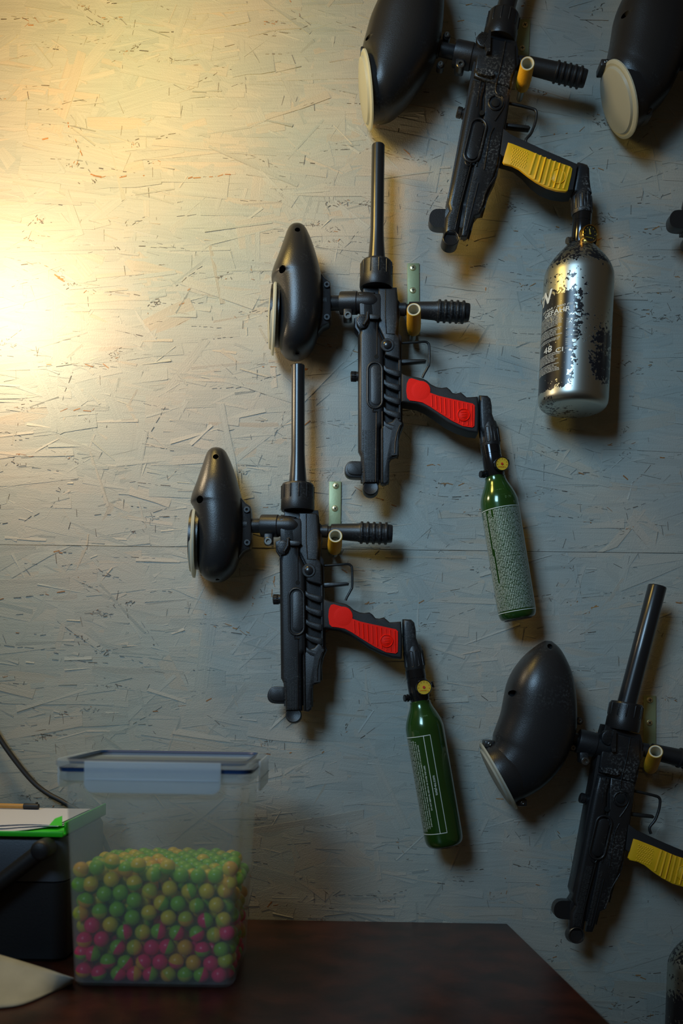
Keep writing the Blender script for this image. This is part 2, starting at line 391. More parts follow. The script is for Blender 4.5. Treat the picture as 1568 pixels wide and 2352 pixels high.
def wrap_strip(mb, p0, ax, r, th0, th1, a0, a1, n=24):
    vs = []; fs = []
    for i in range(n+1):
        th = th0+(th1-th0)*i/n
        vs += [wrap(p0, ax, r, th, a0), wrap(p0, ax, r, th, a1)]
    for i in range(n): fs.append((2*i, 2*i+2, 2*i+3, 2*i+1))
    mb.add(vs, fs)
def wrap_text(mb, txt, size, p0, ax, r, th, along, vertical=False, width=None, **kw):
    vs, fs = text_mesh(txt, size, **kw)
    if not vs: return
    if width:
        k = width/max(v.x for v in vs); vs = [Vector((v.x*k, v.y, 0)) for v in vs]
    if vertical: P = [wrap(p0, ax, r, th-v.y/r, along-v.x) for v in vs]
    else: P = [wrap(p0, ax, r, th+v.x/r, along-v.y) for v in vs]
    mb.add(P, fs)
WORDS = "WARNING CONTENTS UNDER HIGH PRESSURE DO NOT HEAT ABOVE LIMIT KEEP AWAY FROM CHILDREN USE ONLY WITH APPROVED VALVE IMPROPER USE FILLING STORAGE OR DISPOSAL MAY CAUSE INJURY OR PROPERTY DAMAGE INSPECT BEFORE EACH FILL".split()
def para(n, rng): 
    s_ = ''
    while len(s_) < n: s_ += rng.choice(WORDS)+' '
    return s_[:n]

def regulator(G, parent, p0, p1, r, gauge_c, gauge_ax, gr, dial, pin_l=None, pin_r=None, gold=False):
    mb = MB(); mb.lathe(p0, p1, [(0, r*.86), (.05, r*.86), (.06, r), (.30, r), (.31, r*.97), (.36, r*.97), (.37, r), (.93, r), (.97, r*.93), (1, r*.93)], 36)
    reg = mb.obj('regulator', M['chrome_black'], parent, 30); tag(reg, 'polished dark metal regulator')
    g = Vector(gauge_c); a = Vector(gauge_ax).normalized()
    mb = MB(); mb.lathe(g-a*.012, g+a*.0035, [(0, gr*.35), (.25, gr*.35), (.3, gr*.9), (.4, gr), (.92, gr), (1, gr*.95), (1.0, gr*.88), (.80, gr*.87)], 32)
    ga = mb.obj('pressure_gauge', M['gold'] if gold else M['chrome_black'], reg, 30)
    mb = MB(); mb.cyl(g+a*.0006, g+a*.0024, gr*.87, 32)
    di = mb.obj('dial', M['dial_dark'] if gold else M['dial_yellow'], ga, 30)
    # needle, hub and scale marks on the dial
    e = Vector((0, 1, 0)); u = (e-a*e.dot(a)).normalized(); v = a.cross(u); c = g+a*.0027
    mb = MB()
    if gold:
        d1 = (u*.95+v*.25).normalized(); mb.tube([c-d1*gr*.1, c+d1*gr*.5], .0007, 6)
    mb.cyl(c-a*.0002, c+a*.0006, gr*(.10 if gold else .17), 12)
    for k in range(9):
        th = -2.3+4.6*k/8; dd = u*math.cos(th)+v*math.sin(th)
        mb.tube([c+dd*gr*.62, c+dd*gr*.74], .00035, 4)
    for k in range(5):
        mb.tube([c-u*gr*.42+v*gr*(-.3+.15*k), c-u*gr*.42+v*gr*(-.22+.15*k)], .0005, 4)
    mk = mb.obj('dial_marks', M['dial_yellow'] if gold else M['print_red'], ga, 0)
    for nm, pp in (('fill_nipple', pin_l), ('burst_plug', pin_r)):
        if pp is None: continue
        q0 = Vector(p0).lerp(Vector(p1), pp[1]); dr = Vector(pp[0]).normalized()
        mb = MB(); mb.lathe(q0+dr*(r*.8), q0+dr*(r+.0085), [(0, .0035), (.4, .0035), (.45, .0052), (.62, .0052), (.66, .0032), (.8, .0032), (.84, .005), (1, .0045)], 16)
        mb.obj(nm, M['screw_dark'] if gold else M['chrome_black'], reg, 30)
    return reg

# ================================================================== MARKER TYPE A (red grip, slotted receiver)
def marker_a():
    DC = 0.050
    G = Ctx(870, 700, DC); R = empty('paintball_marker', G.M)
    c2 = crop(750, 600, 3.136); c1 = crop(580, 300, 2.851)
    # --- barrel and nut
    mb = MB(); a = G(868.3, 334, DC); b = G(864.6, 612, DC); r0 = 14.6*PX
    mb.lathe(a, b, [(0.03, r0*.72), (0.0, r0*.76), (0, r0*.95), (.004, r0), (.70, r0*1.04), (.80, r0*1.12), (.90, r0*1.27), (.97, r0*1.4), (1, r0*1.42)], 40)
    mb.obj('barrel', M['barrel'], R, 30)
    mb = MB(); a = G(864.5, 603, DC); b = G(863.5, 664, DC); r = 37.2*PX
    mb.lathe(a, b, [(0, r*.5), (0, r*.90), (.06, r*.96), (.10, r*.965), (.55, r*.975), (.62, r*1.0), (.92, r*1.01), (1, r*.97), (1, r*.5)], 48)
    nut = mb.obj('barrel_nut', M['body'], R, 30)
    ax = (b-a).normalized(); mb = MB()
    for k in range(12):
        th = k*2*PI/12+.12; d = Vector((math.sin(th), 0, math.cos(th)))
        d = (d-ax*d.dot(ax)).normalized(); rr = r*.965
        mb.tube([a+ax*.003+d*rr, a+ax*.020+d*rr, a+ax*.022+d*(rr-.0008)], .0011, 6)
    mb.obj('grip_ridge', M['body'], nut, 40)
    # --- receiver: back slab, front skin with slots, top block
    mb = MB()
    out = c2((262,185),(505,185),(514,280),(530,300),(530,400),(522,430),(522,520),(540,545),(540,820),(560,860),(560,1010),(545,1030),(545,1150),(555,1185),(530,1245),(518,1300),(518,1405),(490,1418),(470,1425),(452,1440),(450,1590),(432,1612),(400,1625),(385,1600),(260,1605),(245,1590),(245,1400),(226,1360),(226,530),(200,505),(198,410),(238,400),(238,225),(262,215))
    mb.plate(G.S(out, DC, .006, .015), -.017, .006, .003, 2, back=True)
    zf = DC+.016
    # left skin (cocking tube housing) - strongly rounded
    mb.plate(G.P(c2((238,215),(350,215),(365,420),(365,470),(410,560),(410,1165),(380,1200),(380,1600),(262,1602),(248,1400),(230,1365),(230,525),(238,500)), zf), .004, .0165, .006, 4)
    # right/top skin
    mb.plate(G.P(c2((372,190),(500,195),(510,300),(512,420),(500,520),(525,545),(528,705),(470,690),(420,672),(418,560),(372,465)), zf), .004, .0155, .0022, 3)
    # lower right skin
    mb.plate(G.P(c2((388,1205),(416,1165),(470,1150),(505,1110),(538,1150),(548,1185),(522,1245),(510,1400),(455,1418),(446,1590),(425,1605),(388,1600)), zf), .004, .0145, .0025, 3)
    mb.plate(G.P(c2((470,1210),(505,1150),(540,1165),(515,1240),(508,1395),(465,1400)), zf), .012, .0168, .0015, 2)
    rec = mb.obj('receiver', M['body'], R, 32)
    # slanted ribs over the slots
    for k in range(5):
        y = 742+k*100; mb = MB()
        mb.plate(G.P(c2((410,y),(440,y+18),(500,y+38),(528,y+42),(528,y+88),(500,y+86),(440,y+64),(410,y+38)), zf), .003, .0150, .0018, 2)
        if k < 4 or True: mb.obj('slot_rib', M['body'], rec, 32)
    # back wall of the slot at the right
    mb = MB(); mb.plate(G.P(c2((518,690),(536,700),(536,1150),(518,1160)), zf), .003, .0128, .001, 1); mb.obj('slot_edge', M['body'], rec, 32)
    # raised oval ring and inner pad
    def stadium(cx, cy, hw, hh, tilt=0.0, n=10):
        P = []
        for k in range(n+1): th = PI*k/n; P.append((math.cos(th)*hw, -(hh-hw)-math.sin(th)*hw))
        for k in range(n+1): th = PI+PI*k/n; P.append((math.cos(th)*hw, (hh-hw)-math.sin(th)*hw))
        ca, sa = math.cos(tilt), math.sin(tilt)
        return [(cx+x*ca-y*sa, cy+x*sa+y*ca) for x, y in P]
    mb = MB(); P = [G(*c2(p)[0], zf+.001) for p in stadium(348, 893, 52, 165)]
    for p in P: p.z = .0168
    mb.tube(P, .0017, 8, closed=True); mb.obj('oval_rim', M['body'], rec, 60)
    mb = MB(); mb.plate([G(*c2(p)[0], zf) for p in stadium(355, 893, 38, 145)], .012, .0174, .0012, 2); mb.obj('oval_pad', M['body'], rec, 40)
    # seam, contour ridges
    mb = MB()
    def ridge(pts, r=.0009, z=.0158):
        P = [G(x, y, zf) for x, y in c2(*pts)]
        for p in P: p.z = z
        mb.tube(P, r, 6)
    ridge([(362,440),(362,672)], .0008, .0165); ridge([(358,1080),(352,1590)], .0008, .0165); ridge([(422,420),(424,200)], .0007, .0155)
    ridge([(424,420),(430,520),(488,525)], .0008, .0155); ridge([(400,1080),(400,1590)], .0008, .0160); ridge([(332,1060),(334,1085),(365,1085)], .0012, .0165)
    ridge([(528,1180),(505,1240),(492,1310),(490,1385)], .0009, .0168)
    tag(mb.obj('moulded_ridges', M['body'], rec, 60), kind='stuff')
    emboss(rec, [(G(*c2((a_, 1590))[0], zf), G(*c2((a_+2, 1215))[0], zf)) for a_ in (268, 288, 306, 324, 342)], .0168, 41)
    # feed port block and elbow
    mb = MB(); mb.plate(G.P(c2((232,228),(385,232),(392,260),(392,420),(330,425),(300,415),(240,410)), zf), .010, .0165, .002, 2); mb.obj('feed_block', M['body'], rec, 32)
    # pivot pin and small hole
    mb = MB(); c = G(*c2((437, 603))[0], zf); mb.cyl((c.x, c.y, .010), (c.x, c.y, .0168), .0092, 28, .0008); mb.obj('pin_boss', M['body'], rec, 30)
    mb = MB(); mb.lathe((c.x, c.y, .0160), (c.x, c.y, .0196), [(0, .0058), (.5, .0058), (.8, .0045), (1, .001)], 24); mb.obj('pivot_pin', M['barrel'], rec, 30)
    mb = MB(); c = G(*c2((358, 688))[0], zf); mb.cyl((c.x, c.y, .012), (c.x, c.y, .01685), .0030, 16); mb.obj('drain_hole', M['hole'], rec, 30)
    # knurled lever below the neck
    mb = MB(); c = G(*c2((258, 440))[0], zf); ov = [(c.x+math.cos(t)*.0082, c.y+math.sin(t)*.0100) for t in [2*PI*k/24 for k in range(24)]]
    mb.plate(ov, .012, .0205, .002, 2)
    q = G.P(c2((285,378),(305,372),(300,430),(272,478),(258,470),(280,425)), zf); mb.plate(q, .018, .024, .001, 1)
    for i in range(-3, 4):
        for j in range(-3, 4):
            x = c.x-.001+i*.0021+(j % 2)*.001; y = c.y-.001+j*.0021
            if (x-c.x)**2/.0065**2+(y-c.y)**2/.0085**2 < 1: mb.box(x-.0006, x+.0006, y-.0006, y+.0006, .0200, .0213, .0003, 1)
    mb.obj('locking_lever', M['body'], R, 35)
    mb = MB(); mb.plate(G.P(c2((305,392),(375,398),(388,415),(370,432),(310,430)), zf), .016, .0225, .0015, 2); mb.obj('lever_catch', M['body'], R, 35)
    # rear tab, tail barrel, cocking knob
    mb = MB(); mb.plate(crom(G.P(c2((255,1447),(180,1445),(150,1458),(132,1490),(130,1525),(145,1552),(180,1566),(255,1568)), DC), 3), -.010, .006, .002, 2, back=True)
    mb.plate(crom(G.P(c2((250,1460),(190,1458),(160,1468),(148,1495),(150,1520),(165,1540),(195,1548),(250,1548)), DC), 3), .004, .0078, .001, 2)
    mb.obj('rear_sight_tab', M['body'], R, 35)
    mb = MB(); c = G(*c2((316, 1640))[0], DC+.008); r = 56/3.136*PX
    mb.lathe((c.x, c.y-.001, .000), (c.x, c.y+.001, .0140), [(0, r*.9), (.05, r), (.80, r), (.93, r*.95), (1.0, r*.88), (.985, r*.72), (.965, r*.66), (.955, 0)], 32)
    mb.obj('end_plug', M['body'], R, 30)
    mb = MB(); p = G(*c2((172, 830))[0], DC-.004); q = G(*c2((240, 830))[0], DC-.004)
    mb.lathe(p, q, [(0, .0052), (.08, .0064), (.42, .0064), (.46, .0054), (.52, .0054), (.56, .0064), (1, .0064)], 20)
    for k in range(14):
        th = 2*PI*k/14; mb.tube([p+Vector((.0006, math.cos(th)*.0063, math.sin(th)*.0063)), p+Vector((.008, math.cos(th)*.0063, math.sin(th)*.0063))], .0007, 4)
    mb.obj('cocking_knob', M['body'], R, 30)
    # --- feed neck and elbow
    neck(G, R, G(*c1((505, 1130))[0], DC), G(*c1((600, 1130))[0], DC), G(*c1((690, 1128))[0], DC), G(*c1((838, 1126))[0], DC+.008), 57/2.851*PX, 71/2.851*PX)
    s = G(*c1((622, 1224))[0], DC+.010); clampscrew(s, R)
    # --- foregrip
    foregrip(G, R, G(*c2((515, 345))[0], DC-.001), G(*c2((1026, 370))[0], DC-.001), [(0, 42), (.10, 46), (.11, 38), (.14, 38), (.15, 52), (.20, 54), (.52, 63)], 5, .55, .93, 68, 78, 64)
    # --- trigger guard, trigger
    mb = MB(); P = crom(G.P(c2((535,590),(640,584),(705,580),(728,590),(738,615),(738,735),(728,765),(700,815),(690,838)), DC), 4)
    mb.tube(P, 8.5/3.136*PX, 8); mb.obj('trigger_guard', M['wire'], R, 60)
    mb = MB(); mb.plate(G.P(c2((530,716),(600,712),(700,712),(716,718),(712,732),(640,738),(530,746)), DC), -.005, .005, .0014, 2, back=True); mb.obj('trigger', M['wire'], R, 35)
    # --- grip
    gp = c2((536,812),(585,832),(650,842),(695,852),(722,868),(750,893),(790,912),(825,918),(862,913),(885,930),(905,955),(930,958),(965,950),(985,968),(1005,985),(1040,984),(1085,980),(1092,1080),(1090,1180),(1082,1255),(1055,1270),(1005,1264),(930,1238),(850,1198),(770,1140),(700,1095),(640,1070),(560,1058),(530,1050),(530,900))
    mb = MB(); mb.plate(G.S(gp, DC, .010, .010), -.0155, .0155, .0055, 4, back=True); gr = mb.obj('grip', M['grip'], R, 40)
    pn = c2((592,848),(612,843),(650,855),(692,868),(706,882),(716,912),(735,944),(800,968),(870,985),(960,1005),(1052,1026),(1066,1040),(1066,1110),(1063,1188),(1048,1198),(980,1188),(900,1148),(820,1098),(740,1045),(690,1018),(640,1008),(598,1003),(580,985),(573,930),(578,880))
    zg = DC+.0165
    mb = MB(); mb.plate(G.P(pn, zg), .013, .0168, .0011, 2); pan = mb.obj('grip_panel', M['red'], gr, 35); tag(pan, 'bright red rubber grip panel')
    top = [(735,950),(800,975),(1055,1035)]; bot = [(735,1036),(800,1078),(900,1140),(980,1180),(1050,1190)]
    def itp(L, x):
        for (x0, y0), (x1, y1) in zip(L, L[1:]):
            if x0 <= x <= x1: return y0+(y1-y0)*(x-x0)/(x1-x0)
        return L[-1][1] if x > L[-1][0] else L[0][1]
    mb = MB()
    for k in range(10):
        x = 757+k*32; y0 = itp(top, x)+3; y1 = itp(bot, x)-3
        P = [G(*c2((x-2, y0))[0], zg), G(*c2((x, (y0+y1)/2))[0], zg), G(*c2((x+2, y1))[0], zg)]
        for p in P: p.z = .0167
        mb.tube(P, .0008, 6)
    mb.obj('panel_ridges', M['red'], gr, 60)
    mb = MB(); c = G(*c2((985, 1108))[0], zg); P = [Vector((c.x+math.cos(t)*.0082, c.y+math.sin(t)*.0082, .0176)) for t in [2*PI*k/28 for k in range(28)]]
    mb.tube(P, .0006, 6, closed=True); mb.cyl((c.x, c.y, .0150), (c.x, c.y, .0174), .0080, 28, .0003); 
    for k in range(3): mb.tube([Vector((c.x-.004+k*.001, c.y+.003-k*.003, .0174)), Vector((c.x+.004, c.y+.004-k*.003, .0174))], .0005, 4)
    mb.obj('round_badge', M['red'], gr, 60)
    mb = MB(); c = G(*c2((640, 925))[0], zg); mb.lathe((c.x+.007, c.y-.001, .0150), (c.x+.007, c.y-.001, .0174), [(0, .0135), (.74, .0130), (.80, .0115), (.86, .009), (.89, .005), (.9, 0)], 24); mb.obj('thumb_rest', M['red'], gr, 60)
    # --- bottle adapter
    adapter(G, R, G(1125.0, 912, DC), G(1109, 985, DC), [(1098,912),(1117,913),(1124,920),(1127,935),(1128,955),(1134,972),(1140,985),(1138,1000),(1105,1000),(1100,985),(1098,950)], G(1119.5, 968, DC), G(1126.5, 1027, DC), 21.5*PX, M['body'])
    # --- regulator and bottle
    p0 = G(1124.5, 1022, DC); p1 = G(1136.5, 1097, DC+.003)
    regulator(G, R, p0, p1, 22.0*PX, G(1151.4, 1066, DC+.022), (.10, -.05, 1), 16.0*PX, 1, ((-1, -.1, .35), .90), ((1, .15, .0), .60))
    q0 = G(1136, 1095, DC+.003); q1 = G(1189.5, 1422, DC+.004); sh = q0.lerp(q1, 66/328)
    bt = bottle(G, R, q0, sh, q1, 23.0*PX, 42.5*PX, M['bottle_green'], shoulder=.024, label='glossy green gas bottle printed with white lettering')
    ax = (q1-q0).normalized(); rr = 42.5*PX+.00015; Lb = (q1-q0).length
    mb = MB(); c = q1+ax*.0002; mb.cyl(q1-ax*.001, q1+ax*.0008, 42.5*PX*.72, 32); mb.obj('bottle_base', M['base_dark'], R, 30)
    return G, R, dict(q0=q0, q1=q1, ax=ax, r=rr, L=Lb, bt=bt)

def emboss(rec, lines, z, seed):
    rng = random.Random(seed); mb = MB()
    for p, q in lines:
        L = (q-p).length; u = (q-p).normalized(); v = Vector((-u.y, u.x, 0))
        vs, fs = text_mesh(para(46, rng), .0040, res=1, ext=.00012)
        k = L/max(w_.x for w_ in vs)
        mb.add([Vector((p.x, p.y, z))+u*(w_.x*k)+v*w_.y+Vector((0, 0, w_.z)) for w_ in vs], fs)
    mb.obj('embossed_lettering', M['emboss'], rec, 0)
def neck(G, R, a, b, c, d, r1, r2):
    mb = MB(); L = (c-a).length; mb.lathe(a-(b-a).normalized()*.01, c, [(0, r1*1.05), (.12, r1*1.02), (.15, r1*.80), (.9, r1*.80), (1, r1*.7)], 32)
    mb.obj('feed_neck', M['body'], R, 30)
    mb = MB(); ax = (d-b).normalized()
    mb.lathe(b-ax*.006, d, [(0, r2*.86), (.01, r2*.97), (.05, r2), (.42, r2), (.44, r2*.93), (.52, r2*.92), (.70, r2*.90), (.84, r2*.80), (.94, r2*.6), (.985, r2*.36), (1, 0)], 36)
    mb.obj('feed_collar', M['body'], R, 30)
def clampscrew(s, R):
    mb = MB(); mb.box(s.x-.006, s.x+.006, s.y-.003, s.y+.012, -.004, .012, .002, 2); ear = mb.obj('clamp_ear', M['body'], R, 35)
    mb = MB(); mb.lathe((s.x, s.y, .006), (s.x, s.y, .0185), [(0, .0052), (.3, .0056), (.95, .0056), (1, .0048), (1, .0027), (.8, .0025), (.8, 0)], 24); mb.obj('clamp_screw', M['screw_dark'], R, 30)
def foregrip(G, R, a, b, pre, nr, t0, t1, rv, rp, re, s=3.136):
    k = PX/s; prof = [(t, r*k) for t, r in pre]
    w = (t1-t0)/(nr-.5)
    for i in range(nr):
        t = t0+i*w; prof += [(t, rv*k), (t+w*.10, rp*k*.985), (t+w*.2, rp*k), (t+w*.35, rp*k), (t+w*.45, rp*k*.985), (t+w*.55, rv*k)]
    prof += [(t1+.005, re*k), (.985, re*k*.97), (1, re*k*.90), (1, re*k*.6), (.97, re*k*.55), (.97, 0)]
    mb = MB(); mb.lathe(a, b, prof, 40); mb.obj('foregrip', M['black'], R, 28)
def adapter(G, R, top, _, pts, a, b, r, mat, DC=.050):
    mb = MB(); mb.plate(G.P(pts, DC), -.0115, .0115, .0045, 3, back=True); ad = mb.obj('bottle_adapter', mat, R, 40)
    mb = MB(); mb.lathe(a, b, [(0, r*.70), (.06, r*.86), (.25, r*.97), (.30, r), (.93, r*1.04), (1, r*.98), (1, r*.8)], 40)
    nut = mb.obj('knurled_nut', mat, ad, 30)
    ax = (b-a).normalized(); L = (b-a).length; mb = MB()
    for k in range(12):
        th = 2*PI*k/12+.2; e = Vector((math.sin(th), 0, math.cos(th))); e = (e-ax*e.dot(ax)).normalized()
        s_ = ax.cross(e)*.0022
        P = [a+ax*L*.30+e*r*.99-s_, a+ax*L*.27+e*r*.98, a+ax*L*.30+e*r*.99+s_, a+ax*L*.84+e*r*1.02+s_, a+ax*L*.88+e*r*1.02, a+ax*L*.84+e*r*1.02-s_]
        mb.tube(P, .0006, 5, closed=True)
    mb.obj('nut_flutes', mat, ad, 50)

def hopper_a(G, R):
    DC = .050; c1 = crop(580, 300, 2.851); hp = empty('hopper', Matrix()); bpy.data.objects.remove(hp)
    rows = [(629,280,303),(634,262,325),(645,244,343),(670,227,360),(740,203,390),(850,166,424),(935,133,446),(985,124,455),(1010,140,458),(1100,152,460),(1250,160,452),(1350,166,424),(1420,174,392),(1462,200,352),(1482,232,322),(1490,262,298)]
    hd =   [.004,.012,.017,.022,.030,.040,.0445,.046,.046,.0465,.0455,.042,.036,.027,.018,.006]
    pairs = [(c1((l, y))[0], c1((r, y))[0]) for y, l, r in rows]
    holes = [(*c1((198, 931))[0], .0048), (*c1((293, 641))[0], .0038), (*c1((290, 1442))[0], .0036)]
    o = hopper_mesh(G, pairs, hd, DC, holes=holes, parent=R)
    # rear flange with two screws, neck root
    mb = MB(); mb.plate(G.P(c1((425,900),(450,955),(478,990),(508,1012),(514,1060),(514,1250),(500,1280),(460,1300),(430,1340)), DC), -.012, .012, .003, 2, back=True); mb.obj('hopper_flange', M['hopper'], R, 35)
    for y in (1016, 1228):
        c = G(*c1((486, y))[0], DC+.01); mb = MB(); mb.lathe((c.x, c.y, .008), (c.x, c.y, .0145), [(0, .0048), (.85, .0048), (1, .004), (1, .002), (.7, 0)], 16); mb.obj('flange_screw', M['black'], R, 30)
    # dark opening collar behind the lid
    a = G(*c1((142, 1215))[0], DC); mb = MB()
    mb.lathe(a+Vector((.008, 0, 0)), a+Vector((-.0045, .0004, .0005)), [(0, .041), (1, .040)], 40); mb.obj('lid_collar', M['hopper'], R, 30)
    lid_disc('hopper_lid', G(*c1((148, 1235))[0], DC), (-1, .018, .10), .0475, R, 'milky white domed hopper lid seen edge-on', thick=.0045, dome=.0060)

GA, RA, BA = marker_a(); hopper_a(GA, RA)
tag(RA, 'upper red-gripped black paintball marker, its green bottle covered in fine white text', 'paintball marker', 'paintball markers hung on the wall')
def child_tree(root): return [(c, list(c.children)) for c in root.children]
def dup(root, mat4):
    r = root.copy(); COL.objects.link(r); r.matrix_world = mat4
    for c, gs in child_tree(root):
        d = c.copy(); COL.objects.link(d); d.parent = r
        for g in gs:
            e = g.copy(); COL.objects.link(e); e.parent = d
    return r
def place(G, src, dst, d, rot, sc):
    """matrix that carries local point of pixel src (gun plane) to pixel dst, turned by rot and scaled"""
    p = G(*src, d); wpt = WP(*dst, d)
    B = Matrix(((1, 0, 0, 0), (0, 0, -1, 0), (0, 1, 0, 0), (0, 0, 0, 1)))
    return Matrix.Translation(wpt) @ B @ Matrix.Rotation(rot, 4, 'Z') @ Matrix.Scale(sc, 4) @ Matrix.Translation(-p)
RA2 = dup(RA, place(GA, (863, 730), (683.5, 1241), .050, .0105, 1.014))
tag(RA2, 'lower red-gripped paintball marker, its green bottle printed with a narrow framed label', 'paintball marker', 'paintball markers hung on the wall')
for c in list(RA2.children):                 # its gauge faces the front
    if c.name.startswith('regulator'):
        for g in list(c.children): bpy.data.objects.remove(g)
        bpy.data.objects.remove(c)
p0 = GA(1124.5, 1022, .050); p1 = GA(1136.5, 1097, .053)
regulator(GA, RA2, p0, p1, 22.0*PX, GA(1141, 1066, .050)+Vector((0, 0, .026)), (-.02, 0, 1), 17.5*PX, 1, ((-1, -.1, .30), .86), ((1, .30, .1), .62))

# --- printed labels on the two green bottles
def label_big(B, R):
    rng = random.Random(3); q0, ax, r, L = B['q0'], B['ax'], B['r'], B['L']
    aT, aB = L*.232, L*.945
    mb = MB(); wrap_strip(mb, q0, ax, r, -1.5, 1.28, aT, aT+.0008, 40); wrap_strip(mb, q0, ax, r, -1.5, 1.28, aB, aB+.0008, 40)
    for th in (1.12, 1.26):
        P = [wrap(q0, ax, r, th, aT), wrap(q0, ax, r, th+.022, aT), wrap(q0, ax, r, th+.022, aB), wrap(q0, ax, r, th, aB)]; mb.add(P, [(0, 1, 2, 3)])
    mb.obj('label_frame', M['print_white'], R, 0)
    mb = MB(); vs_, fs_ = text_mesh('X'*60, .0026); wd = max(v.x for v in vs_)
    nch = int(60*(aB-aT-.004)/wd*1.12)
    for k in range(27):
        th = -1.42+k*.0885
        if k in (5,): segs = [(0, .55)]
        elif k == 6: segs = [(0.0, .30), (.62, 1)]
        else: segs = [(0, 1)]
        for s0, s1 in segs:
            wrap_text(mb, para(int(nch*(s1-s0)*1.25), rng), .00195, q0, ax, r, th, aB-.002-(aB-aT-.004)*s0, True, width=(aB-aT-.004)*(s1-s0)*(1 if rng.random() < .8 else .93), res=1, bold=.00003)
    mb.obj('label_lettering', M['print_white'], R, 0)
    mb = MB()
    for t, a, th, sz in (('US TRA', .125, -.35, .004), ('USA', .165, .0, .0042), ('D 70', .180, .15, .0048)):
        wrap_text(mb, t, sz, q0, ax, r*(.83 if a < .13 else .93 if a < .17 else .985)+.0003, th, L*a, False, res=1)
    mb.obj('stamped_lettering', M['print_dim'], R, 0)
label_big(BA, RA)
def label_small(B, R):
    rng = random.Random(5); q0, ax, r, L = B['q0'], B['ax'], B['r'], B['L']
    aT, aB = L*.232, L*.895; t1, t2 = .15, -.20
    mb = MB(); wrap_strip(mb, q0, ax, r, -1.5, t1, aT, aT+.0009, 30); wrap_strip(mb, q0, ax, r, -1.5, t1, aB, aB+.0009, 30)
    for th in (t1-.03, t2-.03):
        P = [wrap(q0, ax, r, th, aT), wrap(q0, ax, r, th+.03, aT), wrap(q0, ax, r, th+.03, aB), wrap(q0, ax, r, th, aB)]; mb.add(P, [(0, 1, 2, 3)])
    mb.obj('label_frame', M['print_white'], R, 0)
    mb = MB(); H = aB-aT
    rows = [(-1.36, 0, 1), (-1.22, 0, 1), (-1.08, 0, 1), (-.95, 0, .98), (-.82, 0.03, .98), (-.69, .03, .97), (-.56, .05, .93)]
    vs_, fs_ = text_mesh('X'*60, .0030); wd = max(v.x for v in vs_)
    for th, s0, s1 in rows: wrap_text(mb, para(int(60*(H-.006)*(s1-s0)/wd*1.35), rng), .0024, q0, ax, r, th, aB-.003-H*s0, True, width=(H-.006)*(s1-s0), res=1, bold=.00003)
    wrap_text(mb, 'DO NOT REMOVE, DEFACE OR COVER THIS LABEL', .0030, q0, ax, r, -.40, aB-H*.24, True, width=H*.46, res=1, bold=.00004)
    wrap_text(mb, 'total-eu.com', .0052, q0, ax, r, -.0, aB-H*.385, True, res=2, bold=.00004)
    mb.obj('label_lettering', M['print_white'], R, 0)
    mb = MB(); wrap_text(mb, '3.388', .0048, q0, ax, r*.80+.0006, -.25, L*.115, False, res=1); mb.obj('stamped_lettering', M['print_dim'], R, 0)
label_small(BA, RA2)

